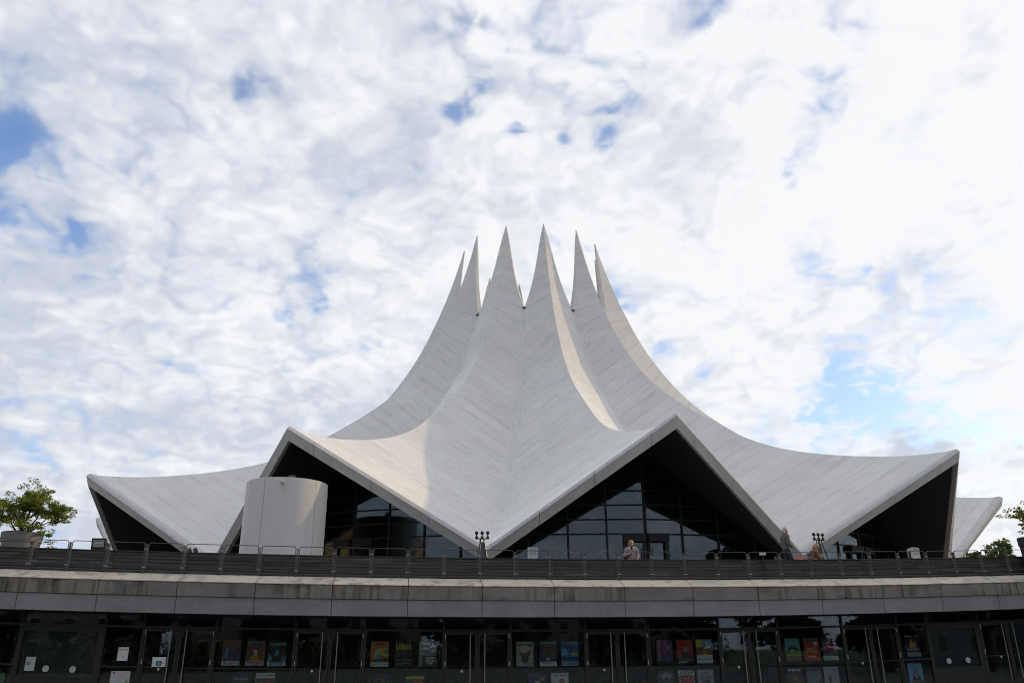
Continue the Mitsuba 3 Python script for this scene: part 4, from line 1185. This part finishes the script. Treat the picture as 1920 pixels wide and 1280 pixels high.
def make_person(label, origin, yaw, J, look_, hair, upper, lower, extras=(), hairlong=False):
    """J: joints in metres, x forward, y to the person's left"""
    t = thing('person', label, 'person', 'people on the terrace')
    J = {k: np.array(v, float) for k, v in J.items()}
    M = frame(origin, yaw)
    hdir = np.array(look_, float)
    hdir /= np.linalg.norm(hdir)
    hside = np.cross(upv, hdir)
    hside /= np.linalg.norm(hside)
    hup = np.cross(hdir, hside)
    H = J['head']
    hp = lambda x, y, z: H + x * hdir + y * hside + z * hup
    J.update(skull=hp(-.012, 0, .035), jaw=hp(.035, 0, -.065), nose=hp(.102, 0, -.015), nose_b=hp(.088, 0, .02), chin=hp(.075, 0, -.095), brow=hp(.075, 0, .045), ear_l=hp(-.005, .078, 0), ear_r=hp(-.005, -.078, 0), lip=hp(.088, 0, -.058), cheek_l=hp(.06, .035, -.02), cheek_r=hp(.06, -.035, -.02))
    R = dict(pelvis=.125, belly=.125, chest=.135, neckb=.07, neck=.052, skull=.088, jaw=.060, nose=.013, nose_b=.012, chin=.026, brow=.035, ear_l=.02, ear_r=.02, lip=.017, cheek_l=.032, cheek_r=.032)
    B = [['pelvis', 'belly', 'chest'], ['chest', 'neckb', 'neck', 'skull'], ['skull', 'jaw', 'chin'], ['nose_b', 'nose'], ['skull', 'brow', 'nose_b'], ['jaw', 'lip'], ['skull', 'ear_l'], ['skull', 'ear_r'], ['jaw', 'cheek_l'], ['jaw', 'cheek_r']]
    for s in 'lr':
        R.update({'sh' + s: .068, 'el' + s: .043, 'wr' + s: .028, 'hip' + s: .095, 'kn' + s: .056, 'an' + s: .040, 'toe' + s: .034})
        B += [['chest', 'sh' + s, 'el' + s, 'wr' + s], ['pelvis', 'hip' + s, 'kn' + s, 'an' + s, 'toe' + s]]
        # hand: palm and five fingers
        w, e = J['wr' + s], J['el' + s]
        d = (w - e) / np.linalg.norm(w - e)
        sd = np.cross(d, upv)
        sd = sd / (np.linalg.norm(sd) + 1e-9) if np.linalg.norm(sd) > .2 else np.array([1.0, 0, 0])
        bend = np.cross(sd, d) * (-1)
        J['palm' + s] = w + d * .055
        R['palm' + s] = .027
        B.append(['wr' + s, 'palm' + s])
        for k, (o, L) in enumerate(((-.030, .060), (-.010, .072), (.011, .068), (.030, .052))):
            a, b, c = f'f{s}{k}a', f'f{s}{k}b', f'f{s}{k}c'
            J[a] = w + d * .085 + sd * o
            J[b] = J[a] + d * L * .5 + bend * .008
            J[c] = J[b] + d * L * .42 + bend * .022
            R[a], R[b], R[c] = .0095, .009, .0082
            B.append(['palm' + s, a, b, c])
        J['th' + s + 'a'] = w + d * .045 + sd * .035
        J['th' + s + 'b'] = J['th' + s + 'a'] + d * .03 + sd * .024
        J['th' + s + 'c'] = J['th' + s + 'b'] + d * .026 + sd * .006
        R['th' + s + 'a'], R['th' + s + 'b'], R['th' + s + 'c'] = .012, .010, .009
        B.append(['palm' + s, 'th' + s + 'a', 'th' + s + 'b', 'th' + s + 'c'])
    part(t, 'body', place(bones(J, R, B, .018, 6), M), 'skin', True)
    # hair
    J.update(h1=hp(-.02, 0, .06), h2=hp(.045, 0, .085), h3=hp(-.06, 0, .0), h4=hp(-.01, .055, .04), h5=hp(-.01, -.055, .04), h6=hp(-.055, .04, -.075), h7=hp(-.055, -.04, -.075), h8=hp(.0, .085, -.07), h9=hp(.0, -.085, -.07))
    R.update(h1=.090, h2=.042, h3=.080, h4=.055, h5=.055, h6=.055, h7=.055, h8=.035, h9=.035)
    hb = [['h1', 'h2'], ['h1', 'h3'], ['h1', 'h4'], ['h1', 'h5']] + ([['h3', 'h6'], ['h3', 'h7'], ['h4', 'h8'], ['h5', 'h9'], ['h6', 'h8'], ['h7', 'h9']] if hairlong else [['h3', 'h6'], ['h3', 'h7']])
    part(t, 'hair', place(bones(J, R, hb, .02, 4), M), hair, True)
    # clothes: the same bones, thicker
    U = dict(R)
    U.update(chest=.155, belly=.15, pelvis=.15, neckb=.082, shl=.085, shr=.085, ell=.060, elr=.060, wrl=.045, wrr=.045)
    part(t, 'jacket', place(bones(J, U, [['pelvis', 'belly', 'chest'], ['chest', 'neckb'], ['chest', 'shl', 'ell', 'wrl'], ['chest', 'shr', 'elr', 'wrr'], ['shl', 'shr']], .025, 5), M), upper, True)
    Lw = dict(R)
    Lw.update(pelvis=.142, hipl=.112, hipr=.112, knl=.075, knr=.075, anl=.060, anr=.060)
    part(t, 'trousers', place(bones(J, Lw, [['pelvis', 'hipl', 'knl', 'anl'], ['pelvis', 'hipr', 'knr', 'anr'], ['hipl', 'hipr']], .025, 5), M), lower, True)
    Sh = dict(R)
    for s in 'lr':
        Sh.update({'an' + s: .050, 'toe' + s: .044})
        part(t, 'shoe', place(bones(J, Sh, [['an' + s, 'toe' + s]], .02, 3), M), 'shoe_dark', True)
    for nm, mat, m in extras:
        part(t, nm, place(m, M), mat, True)
    return t


# the walking man
make_person('grey-haired person in a grey jacket and dark jeans walking to the right behind the parapet', (12.42, -36.37, 4.31), .36,
            dict(pelvis=(0, 0, .94), belly=(.01, 0, 1.10), chest=(.02, 0, 1.30), neckb=(.03, 0, 1.44), neck=(.045, 0, 1.50), head=(.07, 0, 1.625), shl=(.02, .17, 1.40), shr=(.02, -.17, 1.40), ell=(.02, .24, 1.14), wrl=(.20, .22, 1.06), elr=(-.03, -.24, 1.13), wrr=(.13, -.24, .99),
                 hipl=(0, .085, .90), hipr=(0, -.085, .90), knl=(.02, .09, .50), anl=(-.24, .09, .12), toel=(-.10, .09, .05), knr=(.17, -.09, .50), anr=(.24, -.09, .09), toer=(.40, -.09, .045)),
            (1, 0, -.12), 'hair_grey', 'jacket_grey', 'jeans',
            extras=[('shirt', 'cloth_black', tube([(.13, 0, 1.40), (.165, 0, 1.25), (.16, 0, 1.12)], [.05, .06, .055], 10)), ('paper', 'print_cream', box(.25, .30, .12, .26, .96, 1.16))])
# the woman at the rail
make_person('fair-haired person in beige-grey jacket with white collar standing before the glass door', (6.46, -38.02, FLOOR_T), -math.pi / 2 + .08,
            dict(pelvis=(0, 0, .88), belly=(.01, 0, 1.03), chest=(.0, 0, 1.22), neckb=(.01, 0, 1.35), neck=(.02, 0, 1.40), head=(.045, 0, 1.50), shl=(0, .17, 1.30), shr=(0, -.17, 1.30), ell=(.02, .24, 1.06), wrl=(.18, .18, .90), elr=(.03, -.25, 1.07), wrr=(.20, -.08, 1.12),
                 hipl=(0, .085, .85), hipr=(0, -.085, .85), knl=(.02, .09, .47), anl=(0, .09, .09), toel=(.14, .10, .045), knr=(.02, -.09, .47), anr=(0, -.09, .09), toer=(.14, -.10, .045)),
            (1, .05, -.22), 'hair_blond', 'jacket_beige', 'cloth_black', hairlong=True,
            extras=[('collar', 'collar_white', cat([tube([(.10, .02, 1.24), (.075, .075, 1.36), (.0, .09, 1.40)], [.014, .026, .024], 8), tube([(.10, -.02, 1.24), (.075, -.075, 1.36), (.0, -.09, 1.40)], [.014, .026, .024], 8)])),
                    ('scarf', 'cloth_black', tube([(.10, 0, 1.37), (.135, 0, 1.27)], [.045, .03], 10))])
# the seated person
make_person('hunched person in an ochre jacket seated on the timber steps, facing right', (13.42, -35.92, 4.66), .30,
            dict(pelvis=(0, 0, .14), belly=(.05, 0, .26), chest=(.12, 0, .44), neckb=(.20, 0, .56), neck=(.235, 0, .60), head=(.285, 0, .69), shl=(.15, .17, .50), shr=(.15, -.17, .50), ell=(.25, .20, .28), wrl=(.42, .08, .40), elr=(.23, -.22, .27), wrr=(.41, -.08, .37),
                 hipl=(.03, .09, .13), hipr=(.03, -.09, .13), knl=(.45, .10, .37), anl=(.50, .10, -.06), toel=(.63, .10, -.10), knr=(.44, -.10, .34), anr=(.49, -.10, -.08), toer=(.62, -.10, -.12)),
            (1, 0, -.75), 'hair_dark_blond', 'jacket_ochre', 'trousers_grey')
bg = thing('red_bag', 'small red bag lying on the timber steps between the walking and the seated person', 'bag')
part(bg, 'body', bones({'a': (12.72, -36.62, 4.79), 'b': (12.98, -36.54, 4.81), 'c': (12.85, -36.5, 4.84)}, {'a': .055, 'b': .05, 'c': .06}, [['a', 'b'], ['a', 'c'], ['b', 'c']], .02, 3), 'bag_red', True)
part(bg, 'strap', tube([(12.74, -36.62, 4.84), (12.80, -36.60, 4.90), (12.90, -36.57, 4.90), (12.96, -36.55, 4.86)], .008, 6), 'bag_red')
part(st_, 'side_bench', fbox(9.2, 9.74, PO + .26, PO + .8, z1_ + .002, 4.735), 'timber_weathered', uv=np.tile([[132., 0]], (8, 1)))
